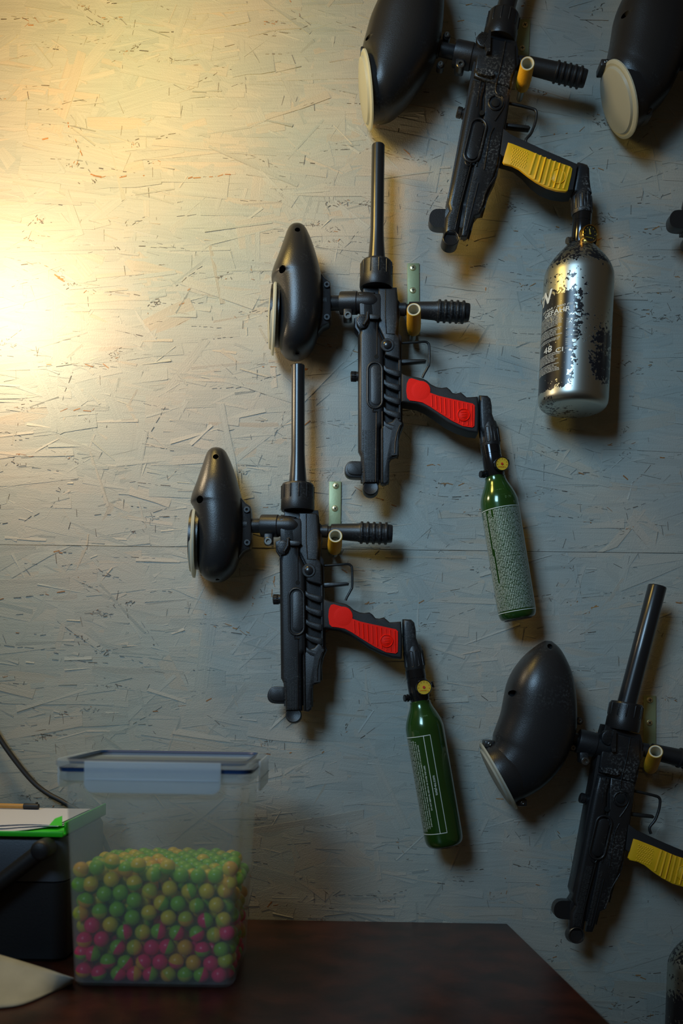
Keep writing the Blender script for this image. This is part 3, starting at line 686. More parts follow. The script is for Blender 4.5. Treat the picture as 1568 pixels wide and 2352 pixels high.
# ================================================================== MARKER TYPE B (yellow grip, ribbed receiver, large bottle)
def marker_b():
    DC = 0.054
    G = Ctx(1100, 300, DC); R = empty('paintball_marker', G.M)
    c3 = crop(780, 0, 2.529); c4 = crop(1100, 300, 3.350)
    axd = Vector((.243, .970, 0))       # direction of the barrel in local xy
    a = G(1156, 40, DC)+axd*.168; b = G(1156, 40, DC)-axd*.004; r0 = 20.5*PX
    mb = MB(); mb.lathe(a, b, [(.03, r0*.7), (0, r0*.76), (0, r0*.96), (.006, r0), (.6, r0*1.0), (.9, r0*1.02), (1, r0*1.04)], 40); mb.obj('barrel', M['barrel'], R, 30)
    a = G(1157, 36, DC); b = G(1145, 98, DC); r = 37.5*PX; ax = (b-a).normalized()
    mb = MB(); mb.lathe(a, b, [(0, r*.5), (0, r*.90), (.06, r*.96), (.10, r*.965), (.55, r*.975), (.62, r*1.0), (.92, r*1.01), (1, r*.97), (1, r*.5)], 48)
    nut = mb.obj('barrel_nut', M['body_worn'], R, 30); mb = MB()
    for k in range(12):
        th = k*2*PI/12+.3; d = Vector((math.sin(th), 0, math.cos(th))); d = (d-ax*d.dot(ax)).normalized(); rr = r*.965
        mb.tube([a+ax*.003+d*rr, a+ax*.018+d*rr, a+ax*.020+d*(rr-.0008)], .0011, 6)
    mb.obj('grip_ridge', M['body_worn'], nut, 40)
    out = c3((838,190),(1025,240),(1035,300),(1032,340),(1040,345),(1030,400),(1012,440),(1000,510),(985,560),(970,680),(955,780),(948,830),(925,960),(915,1000),(905,1050),(865,1130),(852,1175),(835,1240),(825,1262),(800,1265),(782,1272),(757,1370),(745,1385),(720,1400),(700,1375),(600,1370),(606,1250),(632,1212),(618,1178),(640,1080),(680,870),(712,700),(740,560),(762,430),(785,330),(795,290),(820,200))
    mb = MB(); mb.plate(G.S(out, DC, .011, .015), -.017, .011, .003, 2, back=True); zf = DC+.016
    # left tube housing: heavily rounded
    mb.plate(G.P(c3((775,450),(860,470),(835,560),(830,650),(800,800),(770,960),(720,1180),(690,1365),(605,1365),(612,1255),(636,1215),(624,1180),(650,1060),(690,860),(720,700),(750,555)), zf), .004, .0165, .0075, 5)
    mb.plate(G.P(c3((850,470),(985,500),(985,580),(965,690),(940,820),(918,950),(890,1030),(852,1120),(820,1235),(785,1250),(740,1370),(705,1368),(735,1180),(780,960),(815,800),(840,640),(842,560)), zf), .004, .0150, .0025, 3)
    mb.plate(G.P(c3((842,205),(1018,250),(1022,330),(1025,390),(1000,440),(990,505),(850,470),(780,440),(795,330)), zf), .004, .0160, .0025, 3)
    rec = mb.obj('receiver', M['body_worn'], R, 32)
    mb = MB()
    def ridge(pts, r=.0010, z=.0155, sm=True):
        P = [G(x, y, zf) for x, y in c3(*pts)]
        for p in P: p.z = z
        mb.tube(crom(P, 4) if sm and len(P) > 2 else P, r, 6)
    ridge([(795,965),(822,800),(850,715)], .0011, .0156); ridge([(838,985),(870,800),(895,740)], .0011, .0154)
    ridge([(760,960),(700,1190),(668,1335)], .0007, .0165); ridge([(805,1060),(770,1200),(735,1340)], .0009, .0155)
    ridge([(962,240),(940,360),(905,500),(912,545),(945,560)], .0010, .0165); ridge([(818,470),(795,620)], .0008, .0165)
    ridge([(900,1030),(850,1110),(830,1180),(808,1230)], .0012, .0152); ridge([(940,560),(955,600),(940,640),(900,700)], .0012, .0155)
    ridge([(727,940),(735,955),(752,962),(765,945)], .0011, .0165)
    tag(mb.obj('moulded_ridges', M['body_worn'], rec, 60), kind='stuff')
    emboss(rec, [(G(*c3((a_-78, 1330))[0], zf), G(*c3((a_, 985))[0], zf)) for a_ in (712, 726, 740)]+[(G(*c3((a_-72, 1330))[0], zf), G(*c3((a_+2, 1010))[0], zf)) for a_ in (782, 797)], .0168, 43)
    # oval rim and pad
    def stad(cx, cy, hw, hh, tilt, n=10):
        P = []
        for k in range(n+1): th = PI*k/n; P.append((math.cos(th)*hw, -(hh-hw)-math.sin(th)*hw))
        for k in range(n+1): th = PI+PI*k/n; P.append((math.cos(th)*hw, (hh-hw)-math.sin(th)*hw))
        ca, sa = math.cos(tilt), math.sin(tilt); return [(cx+x*ca-y*sa, cy+x*sa+y*ca) for x, y in P]
    P = [G(*c3(p)[0], zf) for p in stad(786, 818, 45, 128, .235)]
    for p in P: p.z = .0168
    mb = MB(); mb.tube(P, .0018, 8, closed=True); mb.obj('oval_rim', M['body_worn'], rec, 60)
    mb = MB(); mb.plate([G(*c3(p)[0], zf) for p in stad(788, 818, 32, 112, .235)], .012, .0172, .001, 2); mb.obj('oval_pad', M['body_worn'], rec, 40)
    mb = MB(); c = G(*c3((905, 597))[0], zf); mb.lathe((c.x, c.y, .010), (c.x, c.y, .0175), [(0, .011), (.9, .0105), (1, .0095), (.8, .0085), (.6, .008), (.6, 0)], 28); mb.obj('pin_boss', M['adapter_worn'], rec, 30)
    mb = MB(); mb.lathe((c.x, c.y, .0130), (c.x, c.y, .0178), [(0, .0062), (.8, .0055), (1, .003)], 24); mb.obj('pivot_pin', M['hole'], rec, 30)
    mb = MB(); c = G(*c3((826, 656))[0], zf); mb.cyl((c.x, c.y, .012), (c.x, c.y, .0169), .0033, 16); mb.obj('drain_hole', M['hole'], rec, 30)
    # knurled round lever
    mb = MB(); c = G(*c3((836, 240))[0], zf)
    mb.plate([(c.x+math.cos(t)*.0105, c.y+math.sin(t)*.0105) for t in [2*PI*k/28 for k in range(28)]], .010, .0205, .002, 2)
    for i in range(-4, 5):
        for j in range(-4, 5):
            x = c.x+i*.0021+(j % 2)*.001; y = c.y+j*.0021
            if (x-c.x)**2+(y-c.y)**2 < .0085**2: mb.box(x-.0006, x+.0006, y-.0006, y+.0006, .0200, .0214, .0003, 1)
    mb.plate(G.P(c3((840,285),(862,195),(874,198),(868,318),(850,322)), zf), .016, .0235, .001, 1)
    mb.obj('locking_lever', M['body_worn'], R, 35)
    mb = MB(); mb.plate(G.P(c3((780,410),(860,415),(893,428),(892,450),(870,458),(800,440)), zf), .012, .0215, .0018, 2); mb.obj('lever_catch', M['adapter_worn'], R, 35)
    mb = MB(); mb.plate(crom(G.P(c3((632,1232),(575,1228),(540,1235),(520,1262),(518,1300),(535,1325),(570,1335),(612,1336)), DC), 3), -.010, .007, .002, 2, back=True); mb.obj('rear_sight_tab', M['body_worn'], R, 35)
    mb = MB(); c = G(*c3((643, 1400))[0], DC+.012); r = 47/2.529*PX
    mb.lathe((c.x-.001, c.y-.001, .0), (c.x, c.y+.002, .0165), [(0, r*.9), (.05, r), (.85, r), (.97, r*.98), (1.0, r*.93), (.985, r*.80), (.86, r*.74), (.84, 0)], 32); pg = mb.obj('end_plug', M['body_worn'], R, 30)
    mb = MB(); mb.tube([Vector((c.x+math.cos(t)*r*.90, c.y+.002+math.sin(t)*r*.90, .0163)) for t in [2*PI*k/32 for k in range(32)]], .0005, 6, closed=True); mb.obj('worn_rim', M['screw_dark'], pg, 60)
    mb = MB(); p = G(*c3((680, 650))[0], DC-.004); q = G(*c3((742, 668))[0], DC-.004)
    mb.lathe(p, q, [(0, .0060), (.08, .0072), (.42, .0072), (.46, .006), (.52, .006), (.56, .0072), (1, .0072)], 20); mb.obj('cocking_knob', M['body_worn'], R, 30)
    # feed neck
    neck(G, R, G(*c3((590, 288))[0], DC), G(*c3((690, 315))[0], DC), G(*c3((790, 335))[0], DC), G(*c3((905, 360))[0], DC+.003), 47/2.529*PX, 70/2.529*PX)
    s = G(*c3((697, 394))[0], DC+.010); clampscrew(s, R)
    foregrip(G, R, G(*c3((1020, 362))[0], DC-.002), G(*c3((1428, 458))[0], DC-.002), [(0, 36), (.12, 40), (.13, 32), (.17, 32), (.18, 46), (.25, 46), (.52, 49)], 5, .56, .93, 50, 58, 48, 2.529)
    mb = MB(); P = crom(G.P(c3((975,598),(1040,612),(1118,632),(1138,645),(1142,668),(1134,715),(1112,772),(1085,805),(1080,825),(1088,850)), DC), 4); mb.tube(P, .0020, 8); mb.obj('trigger_guard', M['wire'], R, 60)
    mb = MB(); mb.plate(G.P(c3((950,722),(1020,730),(1095,740),(1104,750),(1096,760),(1020,752),(950,742)), DC), -.005, .005, .0014, 2, back=True); mb.obj('trigger', M['wire'], R, 35)
    gp = c3((942,775),(990,792),(1080,835),(1200,890),(1300,932),(1375,965),(1362,1030),(1345,1120),(1335,1155),(1300,1162),(1230,1152),(1165,1128),(1110,1085),(1060,1030),(1010,990),(965,975),(925,965),(918,940))
    mb = MB(); mb.plate(G.S(gp, DC, .010, .010), -.0155, .0150, .005, 4, back=True); gr = mb.obj('grip', M['grip'], R, 40)
    zg = DC+.0165
    pn = c3((978,826),(1000,832),(1100,872),(1220,925),(1340,965),(1352,978),(1345,1020),(1325,1105),(1312,1112),(1260,1106),(1200,1088),(1140,1055),(1090,1020),(1040,980),(1000,960),(955,950),(946,938))
    mb = MB(); mb.plate(G.P(pn, zg), .013, .0165, .0010, 2); pan = mb.obj('grip_panel', M['yellow'], gr, 35); tag(pan, 'yellow rubber grip panel')
    mb = MB()
    for k in range(8):
        x = 1128+k*28; tx = x+8; y0 = 872+(x-1100)*.40+10; y1 = [1020,1048,1066,1080,1090,1098,1102,1104][k]-6
        P = [G(*c3((tx+4, y0))[0], zg), G(*c3(((2*x-22)/2+4, (y0+y1)/2))[0], zg), G(*c3((x-26, y1))[0], zg)]
        for p in P: p.z = .0164
        mb.tube(P, .0016, 6)
    mb.obj('panel_ridges', M['yellow'], gr, 60)
    mb = MB()
    for i in range(7):
        for j in range(9):
            x = 1000+i*13+(j % 2)*6-j*2+8; y = 862+j*11+i*4
            if y > 842+(x-1000)*.42 and y < 965+(x-1000)*.6: 
                c = G(*c3((x, y))[0], zg); mb.lathe((c.x, c.y, .0160), (c.x, c.y, .0173), [(0, .0013), (.6, .0010), (1, 0)], 8)
    mb.obj('panel_dimples', M['yellow'], gr, 40)
    mb = MB(); c = G(*c3((1268, 1025))[0], zg); mb.cyl((c.x, c.y, .0150), (c.x, c.y, .0171), .0098, 28, .0003)
    mb.tube([Vector((c.x+math.cos(t)*.0098, c.y+math.sin(t)*.0098, .0172)) for t in [2*PI*k/28 for k in range(28)]], .0006, 6, closed=True)
    mb.obj('round_badge', M['yellow'], gr, 60)
    adapter(G, R, None, None, c3((1372,962),(1405,970),(1428,978),(1440,1000),(1442,1060),(1448,1110),(1455,1140),(1350,1140),(1345,1120),(1358,1050)), G(1334, 440, DC), G(1336, 494, DC), 22.5*PX, M['adapter_worn'], DC)
    p0 = G(1337, 490, DC); p1 = G(1332.5, 564, DC+.002)
    regulator(G, R, p0, p1, 21.0*PX, G(1352, 538, DC+.024), (.36, -.12, 1), 19.5*PX, 1, ((-1, -.1, .3), .88), ((1, -.2, .1), .80), gold=True)
    q0 = G(1332.5, 562, DC+.002); q1 = G(1314.5, 941, DC+.004); sh = q0.lerp(q1, 84/388)
    r = 77.0*PX
    bt = bottle(G, R, q0, sh, q1, 24.5*PX, r, M['silver'], shoulder=.036, label='large silver gas bottle with chipped black paint', body_n=24, seg=72)
    ax = (q1-q0).normalized(); L = (q1-q0).length
    me = bt.data; at = me.attributes.new('paint', 'FLOAT', 'POINT')
    e = Vector((0, 0, 1)); ea = (e-ax*e.dot(ax)).normalized(); eb = ax.cross(ea)
    if eb.x < 0: eb = -eb
    return G, R, dict(q0=q0, q1=q1, ax=ax, r=r, L=L, bt=bt, ea=ea, eb=eb)

GB, RB, BB = marker_b()
def paint_mask(B):
    me = B['bt'].data; q0, ax, L, ea, eb = B['q0'], B['ax'], B['L'], B['ea'], B['eb']
    def ss(a, b, x): t = min(1, max(0, (x-a)/(b-a))); return t*t*(3-2*t)
    out = []
    for v in me.vertices:
        p = v.co-q0; f = p.dot(ax)/L; th = math.atan2(p.dot(eb), p.dot(ea))
        left = 1-ss(-.45-(f-.4)*.45, .42-(f-.4)*.55, th)            # painted left side
        if th < -2.4: left = .5
        band = ss(.24, .42, f)*(1-ss(.90, .955, f))
        val = -.15+left*band*.47
        right = math.exp(-((th-.66)/.60)**2)*ss(.36, .64, f)*(1-ss(.84, .95, f))
        val = max(val, -.15+right*.42)
        val = max(val, -.16+.34*(1-ss(.15, .24, f)), -.16+.26*math.exp(-((f-.27)/.05)**2)*(1-ss(-.4, .2, th)))
        if f > .955: val = -.16+.26*(1-ss(-1.1, -.3, th))
        if th > 2.0 or th < -2.2: val = max(val, 0.0)
        out.append(val)
    me.attributes['paint'].data.foreach_set('value', out)
paint_mask(BB)
def label_silver(B, R):
    rng = random.Random(9); q0, ax, r, L = B['q0'], B['ax'], B['r']+.0002, B['L']
    al = lambda y, th: (y-562+32*math.cos(th))/388*L
    mb = MB()
    wrap_text(mb, 'EN', .024, q0, ax, r, -1.86, al(704, -1.2), False, width=.84*r, shear=.35, bold=.0008)
    wrap_text(mb, '207 BAR / 3000 PSI', .0042, q0, ax, r, -1.50, al(722, -1.1), False, width=1.15*r, shear=.2)
    wrap_text(mb, 'GEFAHR !', .0088, q0, ax, r, -1.36, al(732, -1.0), False, width=1.06*r, bold=.0001)
    wrap_text(mb, '48', .0125, q0, ax, r, -1.30, al(820, -1.1), False, width=.36*r)
    wrap_text(mb, 'CI', .0085, q0, ax, r, -.82, al(818, -.8), False, width=.24*r)
    for k in range(17):
        if k in (8, 14): continue
        wrap_text(mb, para(rng.choice([30, 34, 36]), rng), .0023, q0, ax, r, -1.62, al(740+k*3.7, -1.2), False, res=1)
    for k in range(17):
        if rng.random() < .35: continue
        wrap_text(mb, para(rng.choice([8, 12, 14]), rng), .0021, q0, ax, r, -.52, al(738+k*4.2, -.3), False, res=1)
    for k in range(12):
        if k == 6: continue
        wrap_text(mb, para(rng.choice([28, 32, 34]), rng), .0023, q0, ax, r, -1.62, al(829+k*3.7, -1.2), False, res=1)
    mb.obj('label_lettering', M['print_white'], R, 0)
label_silver(BB, RB)
tag(RB, 'yellow-gripped black paintball marker with a large chipped silver bottle lettered GEFAHR', 'paintball marker', 'paintball markers hung on the wall')
RB4 = dup(RB, place(GB, (1034, 553.5), (1319, 2134), .054, .006, 1.003))
tag(RB4, 'scuffed yellow-gripped paintball marker at the lower right, beside the table corner', 'paintball marker', 'paintball markers hung on the wall')
RB5 = dup(RB, place(GB, (985, 514), (1534, 516.5), .054, 0.0, 1.0))
tag(RB5, 'paintball marker cut off by the right edge, only hopper and milky lid showing', 'paintball marker', 'paintball markers hung on the wall')

for r_ in (RB4, RB5):
    for c in list(r_.children):
        if c.name.startswith('label_lettering'): bpy.data.objects.remove(c)
class CtxM:
    def __init__(s, R): bpy.context.view_layer.update(); s.I = R.matrix_world.inverted()
    def __call__(s, px, py, d): return s.I @ WP(px, py, d)
    def P(s, pts, d): return [s(x, y, d) for x, y in pts]
HD = [.006, .018, .032, .042, .0475, .0480, .0470, .0455, .0440, .0425, .0400]
def hopper_b(R, pairs, holes, lidc, lidn, lidr, coll, screws):
    G = CtxM(R)
    o = hopper_mesh(G, pairs, HD, .056, holes=holes, parent=R)
    a = G(*lidc, .056); n = Vector(lidn).normalized()
    mb = MB(); mb.lathe(a-n*.022, a+n*.0012, [(0, lidr*.80), (.3, lidr*.86), (1, lidr*.86)], 48); mb.obj('lid_collar', M['hopper'], R, 30)
    lid_disc('hopper_lid', a+n*.0008, n, lidr, R, 'milky white round snap lid', thick=.0042, dome=.0060)
    # hinge and catch on the collar
    for (x, y) in coll:
        c = G(x, y, .058); mb = MB(); mb.box(c.x-.0065, c.x+.0065, c.y-.005, c.y+.005, -.012, .014, .002, 2); h = mb.obj('lid_hinge', M['hopper'], R, 35)
        mb = MB(); mb.lathe((c.x, c.y, .012), (c.x, c.y, .0158), [(0, .0026), (.9, .0026), (1, .0018), (.7, 0)], 14); mb.obj('hinge_screw', M['screw_dark'], h, 30)
    for (x, y) in screws:
        c = G(x, y, .062); mb = MB(); mb.cyl((c.x, c.y, -.006), (c.x, c.y, .006), .0052, 16, .001); e = mb.obj('hopper_lug', M['hopper'], R, 30)
        mb = MB(); mb.lathe((c.x, c.y, .005), (c.x, c.y, .0088), [(0, .0040), (.8, .004), (1, .003), (1, .0016), (.7, 0)], 14); mb.obj('lug_screw', M['screw_dark'], e, 30)
hopper_b(RB, [((968,-121),(984,-119)), ((947,-108),(995,-104)), ((922,-82),(1008,-72)), ((893,-40),(1015,-34)), ((871,5),(1019,8)), ((851,47),(1016,62)), ((838,91),(1004,125)), ((831,119),(972,185)), ((835,130),(935,235)), ((843,142),(900,264)), ((850,150),(872,271))],
    [(845, 84, .0034)], (846, 207), (-.987, -.166, .04), .0475, [(838, 125)], [(1026, 79), (1012, 146)])
hopper_b(RB4, [((1251,1472),(1266,1473)), ((1236,1480),(1281,1487)), ((1205,1505),(1294,1508)), ((1180,1537),(1309,1543)), ((1165,1570),(1317,1582)), ((1157,1606),(1321,1628)), ((1150,1640),(1319,1680)), ((1134,1684),(1300,1735)), ((1133,1694),(1276,1774)), ((1130,1706),(1240,1810)), ((1124,1716),(1192,1838))],
    [(1267, 1484, .0038), (1179, 1593, .0046)], (1147, 1780), (-.874, -.486, -.06), .0510, [(1121, 1708), (1196, 1842)], [(1331, 1656), (1316, 1718)])
hopper_b(RB5, [((1513,-118),(1531,-116)), ((1486,-100),(1545,-95)), ((1455,-55),(1562,-60)), ((1430,-5),(1572,-10)), ((1413,34),(1577,45)), ((1407,68),(1573,100)), ((1401,103),(1560,160)), ((1393,138),(1534,215)), ((1391,146),(1515,238)), ((1388,154),(1494,258)), ((1386,160),(1477,275))],
    [(1436, 33, .0040)], (1424, 228), (-.90, -.43, .0), .0490, [(1386, 154), (1482, 266)], [(1588, 70), (1572, 140)])

# ================================================================== WALL HOOKS
def wall_hook(name, label, top, bot, screws, tip, tail, stripe=False, r=.0094):
    G = Ctx(top[0], top[1], 0.0); R = empty(name, G.M)
    tag(R, label, 'hook', 'zinc brackets with a yellow hose hook')
    a = G(*top, .002); b = G(*bot, .002); u = (b-a).normalized(); v = Vector((-u.y, u.x, 0)); h = .0087
    mb = MB(); P = [a+v*h, a-v*h, b-v*h, b+v*h]; mb.plate(P, .0006, .0030, .0005, 2); mb.obj('bracket_plate', M['bracket'], R, 35)
    for s_ in screws:
        c = G(*s_, .003); mb = MB(); mb.lathe((c.x, c.y, .0022), (c.x, c.y, .0046), [(0, .0046), (.35, .0046), (.8, .0040), (1, .0030)], 20); sc_ = mb.obj('screw', M['screw'], R, 30)
        an = random.uniform(0, PI/2); mb = MB()
        for q in (an, an+PI/2):
            d = Vector((math.cos(q), math.sin(q), 0)); e = Vector((-d.y, d.x, 0)); cc = Vector((c.x, c.y, 0))
            mb.plate([cc+d*.0025+e*.0005, cc-d*.0025+e*.0005, cc-d*.0025-e*.0005, cc+d*.0025-e*.0005], .0040, .00475)
        mb.obj('cross_recess', M['hole'], sc_, 0)
    T = G(*tip, .097); B = G(*tail, .050)
    foot = Vector((b.x, b.y+.006, .002)); B2 = Vector((B.x, B.y-.004, .028))
    path = crom([foot, foot.lerp(B2, .5)+Vector((0, -.003, 0)), B2, B, B.lerp(T, .6)], 5)
    mb = MB(); mb.tube(path, .0042, 12); mb.obj('hook_rod', M['steel'], R, 60)
    # hose pushed over the hook: outer skin, pale bore
    ax = (T-B).normalized(); B0 = B-ax*.004; Lh = (T-B0).length
    mb = MB(); prof = [(0, r*.50), (.0, r*.80), (.03, r*.92), (.10, r*1.0), (.35, r*1.05), (.8, r*1.0), (1, r*.98), (1.005, r*.90)]
    mb.lathe(B0, T, prof[:-1]+[(1.004, r*.90), (1.0, r*.80), (.35, r*.78), (.35, 0)], 32)
    hs = mb.obj('rubber_hose', M['hose'], R, 40)
    mb = MB(); mb.lathe(B0.lerp(T, .50), T+ax*.0005, [(0, r*.68), (.0, r*.72), (.985, r*.74), (1.0, r*.80), (1.0, r*.92), (.97, r*.90), (.97, r*.77), (0, r*.755)], 32); mb.f = [f for f in mb.f if len(f) == 4]; mb.obj('hose_bore', M['hose_in'], hs, 40)
    if stripe:
        e = Vector((0, 0, 1)); ea = (e-ax*e.dot(ax)).normalized(); eb = ax.cross(ea)
        if eb.x < 0: eb = -eb
        vs = []; fs = []
        for i in range(13):
            t = .12+.86*i/12; c = B0.lerp(T, t); rr = r*(1.045 if t < .6 else 1.02)+.0003
            for th in (-1.0, -.72): vs.append(c+(ea*math.cos(th)+eb*math.sin(th))*rr)
        for i in range(12): fs.append((2*i, 2*i+1, 2*i+3, 2*i+2))
        mb = MB(); mb.add(vs, fs); mb.obj('hose_stripe', M['blue_print'], hs, 0)
    return R
wall_hook('wall_hook', 'wall bracket with blue-striped yellow hose hook holding the upper yellow-gripped marker', (1203.5, 45), (1196, 205), [(1205, 58), (1199, 111)], (1211, 146), (1200, 196), True)
wall_hook('wall_hook', 'wall bracket and yellow hose hook under the foregrip of the upper red-gripped marker', (948.5, 605), (949, 770), [(948, 615), (948, 667)], (950, 711), (950, 757))
wall_hook('wall_hook', 'wall bracket and yellow hose hook under the foregrip of the lower red-gripped marker', (769.5, 1106), (768, 1272), [(771, 1116), (769, 1168)], (770, 1231), (768, 1260))
wall_hook('wall_hook', 'half-hidden wall bracket and yellow hose hook carrying the lower right marker', (1492, 1598), (1492, 1775), [(1492, 1608), (1491, 1660)], (1505.5, 1726), (1493, 1763))

# ================================================================== WALL
WX0, WX1 = -1.05, 1.15
WZ0, WZ1 = 0.0, ZC+1.15
def wall():
    mb = MB(); mb.box(WX0, WX1, .020, .060, WZ0, WZ1); W = mb.obj('wall_back', M['floor'], None, 0); tag(W, 'painted strand board wall', kind='structure')
    sl = WP(0, 1251, 0); sr = WP(1568, 1271, 0)
    seam = lambda x: sl.z+(sr.z-sl.z)*(x-sl.x)/(sr.x-sl.x)
    mb = MB(); g = .00035
    mb.plate([Vector((WX0, WZ0, 0)), Vector((WX1, WZ0, 0)), Vector((WX1, seam(WX1)-g, 0)), Vector((WX0, seam(WX0)-g, 0))], 0, .018)
    lo = mb
    def board(v): return [(x, -(z-.0)+.018, y) for x, y, z in v]
    def mk(mb):
        mb.v = board(mb.v); o = mb.obj('strand_board', M['osb'], W, 0)
        me = o.data; a = me.attributes.new('grain', 'FLOAT_VECTOR', 'POINT'); a.data.foreach_set('vector', [c for v in me.vertices for c in (v.co.x, v.co.z, 0)])
        t = me.attributes.new('tint', 'FLOAT', 'POINT'); t.data.foreach_set('value', [.3]*len(me.vertices)); return o
    mk(lo)
    mb = MB(); mb.plate([Vector((WX0, seam(WX0)+g, 0)), Vector((WX1, seam(WX1)+g, 0)), Vector((WX1, WZ1, 0)), Vector((WX0, WZ1, 0))], 0, .018); mk(mb)
    # pressed wood strands: thin tilted flakes sunk into each board
    rs = np.random.RandomState(11); V = []; Fc = []; GR = []; TI = []
    def strand(cx, cz, Ln, Wd, ang, base, ta, tb, tint):
        up = cz > seam(cx)
        ca, sa = math.cos(ang), math.sin(ang); n = 4; top = []
        us = np.linspace(-1, 1, n)
        edge = [(u, 1+rs.uniform(-.10, .06)) for u in us]+[(u, -1+rs.uniform(-.06, .10)) for u in us[::-1]]
        edge[0] = (-1+rs.uniform(-.04, .06), edge[0][1]); edge[-1] = (-1+rs.uniform(-.04, .06), edge[-1][1])
        edge[n-1] = (1+rs.uniform(-.06, .04), edge[n-1][1]); edge[n] = (1+rs.uniform(-.06, .04), edge[n][1])
        ox, oy = rs.uniform(0, 50), rs.uniform(0, 50); k = len(V); m_ = len(edge); bot = []
        bow = rs.uniform(-.00012, .00012)
        for u, v in edge:
            x = cx+u*Ln/2*ca-v*Wd/2*sa; z = cz+u*Ln/2*sa+v*Wd/2*ca
            if up: z = max(z, seam(x)+g)
            else: z = min(z, seam(x)-g)
            h = base+ta*u+tb*v+bow*(1-u*u)
            top.append((x, -h, z)); bot.append((x, .003, z)); GR.append((ox+u*Ln/2, oy+v*Wd/2, 0))
        V.extend(top); V.extend(bot); GR.extend(GR[-m_:]); TI.extend([tint]*(2*m_))
        Fc.append(tuple(range(k, k+m_)))
        for i in range(m_): j = (i+1) % m_; Fc.append((k+i, k+m_+i, k+m_+j, k+j))
    x0, x1, z0, z1 = -.62, .66, ZC-.56, ZC+1.06
    for i in range(8200):
        q = rs.rand()
        if q < .40: Ln, Wd = rs.uniform(.06, .17), rs.uniform(.012, .042)
        elif q < .72: Ln, Wd = rs.uniform(.03, .11), rs.uniform(.004, .014)
        else: Ln, Wd = rs.uniform(.008, .045), rs.uniform(.0012, .005)
        ang = rs.normal(0, .17) if rs.rand() < (.80 if q < .4 else .66) else rs.uniform(-1.57, 1.57)
        base = rs.normal(-.00008, .00020) - (0.00008 if Wd > .02 else 0)
        tint = rs.uniform(0, .80)
        if q > .72: base += .00022
        X, Z = rs.uniform(x0, x1), rs.uniform(z0, z1)
        strand(X, Z, Ln, Wd, ang, base, rs.normal(0, .00022), rs.normal(0, .00030), tint)
        # crevice shade painted as dark edge slivers, raw orange wood where the paint missed
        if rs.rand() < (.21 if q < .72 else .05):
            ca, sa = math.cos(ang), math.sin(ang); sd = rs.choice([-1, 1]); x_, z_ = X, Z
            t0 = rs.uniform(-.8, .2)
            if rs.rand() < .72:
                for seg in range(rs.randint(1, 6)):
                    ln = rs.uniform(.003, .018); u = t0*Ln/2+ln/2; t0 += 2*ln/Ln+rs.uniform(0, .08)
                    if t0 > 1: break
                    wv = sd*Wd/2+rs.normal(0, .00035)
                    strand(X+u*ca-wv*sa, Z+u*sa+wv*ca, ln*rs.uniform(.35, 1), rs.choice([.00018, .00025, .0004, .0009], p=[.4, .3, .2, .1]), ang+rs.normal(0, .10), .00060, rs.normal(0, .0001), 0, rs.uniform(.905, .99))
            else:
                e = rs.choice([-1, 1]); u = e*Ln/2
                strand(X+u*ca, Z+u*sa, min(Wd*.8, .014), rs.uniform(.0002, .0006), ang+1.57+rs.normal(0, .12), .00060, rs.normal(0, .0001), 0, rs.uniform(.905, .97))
            if rs.rand() < .16:                          # torn fibres in a little cluster
                u0, v0 = rs.uniform(-.5, .5)*Ln, sd*Wd/2
                for _ in range(rs.randint(5, 16)):
                    u, v = u0+rs.normal(0, .008), v0+rs.normal(0, .003)
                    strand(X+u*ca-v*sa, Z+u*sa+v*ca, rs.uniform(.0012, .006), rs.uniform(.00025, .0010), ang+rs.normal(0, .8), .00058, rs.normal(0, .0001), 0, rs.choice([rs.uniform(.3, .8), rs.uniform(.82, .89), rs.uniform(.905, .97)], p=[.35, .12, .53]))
            if rs.rand() < .09:
                for _ in range(rs.randint(1, 6)):
                    u = rs.uniform(-.5, .5)*Ln; v = sd*Wd/2+rs.normal(0, .001)
                    strand(X+u*ca-v*sa, Z+u*sa+v*ca, rs.uniform(.002, .012), rs.uniform(.0004, .0018), ang+rs.normal(0, .35), .00058, rs.normal(0, .0001), 0, rs.uniform(.82, .89))
    # coarser outside the frame
    for i in range(1500):
        x, z = rs.uniform(WX0+.1, WX1-.1), rs.uniform(WZ0+.1, WZ1-.1)
        if x0 < x < x1 and z0 < z < z1: continue
        strand(x, z, rs.uniform(.06, .16), rs.uniform(.015, .045), rs.normal(0, .3), rs.normal(-.0001, .0002), rs.normal(0, .0002), rs.normal(0, .0003), rs.uniform(0, .80))
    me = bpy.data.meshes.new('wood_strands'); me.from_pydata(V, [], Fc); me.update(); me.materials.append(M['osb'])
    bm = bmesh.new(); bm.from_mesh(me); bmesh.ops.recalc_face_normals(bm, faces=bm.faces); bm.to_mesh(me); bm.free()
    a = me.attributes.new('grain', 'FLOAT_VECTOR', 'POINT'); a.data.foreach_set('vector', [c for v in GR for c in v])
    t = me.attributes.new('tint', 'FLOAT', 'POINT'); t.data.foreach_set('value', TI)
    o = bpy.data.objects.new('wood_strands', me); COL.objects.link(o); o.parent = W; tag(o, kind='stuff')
wall()
mb = MB(); mb.box(-2.2, 2.2, -2.6, .06, -.05, 0); tag(mb.obj('floor', M['floor'], None, 0), 'grey floor', kind='structure')

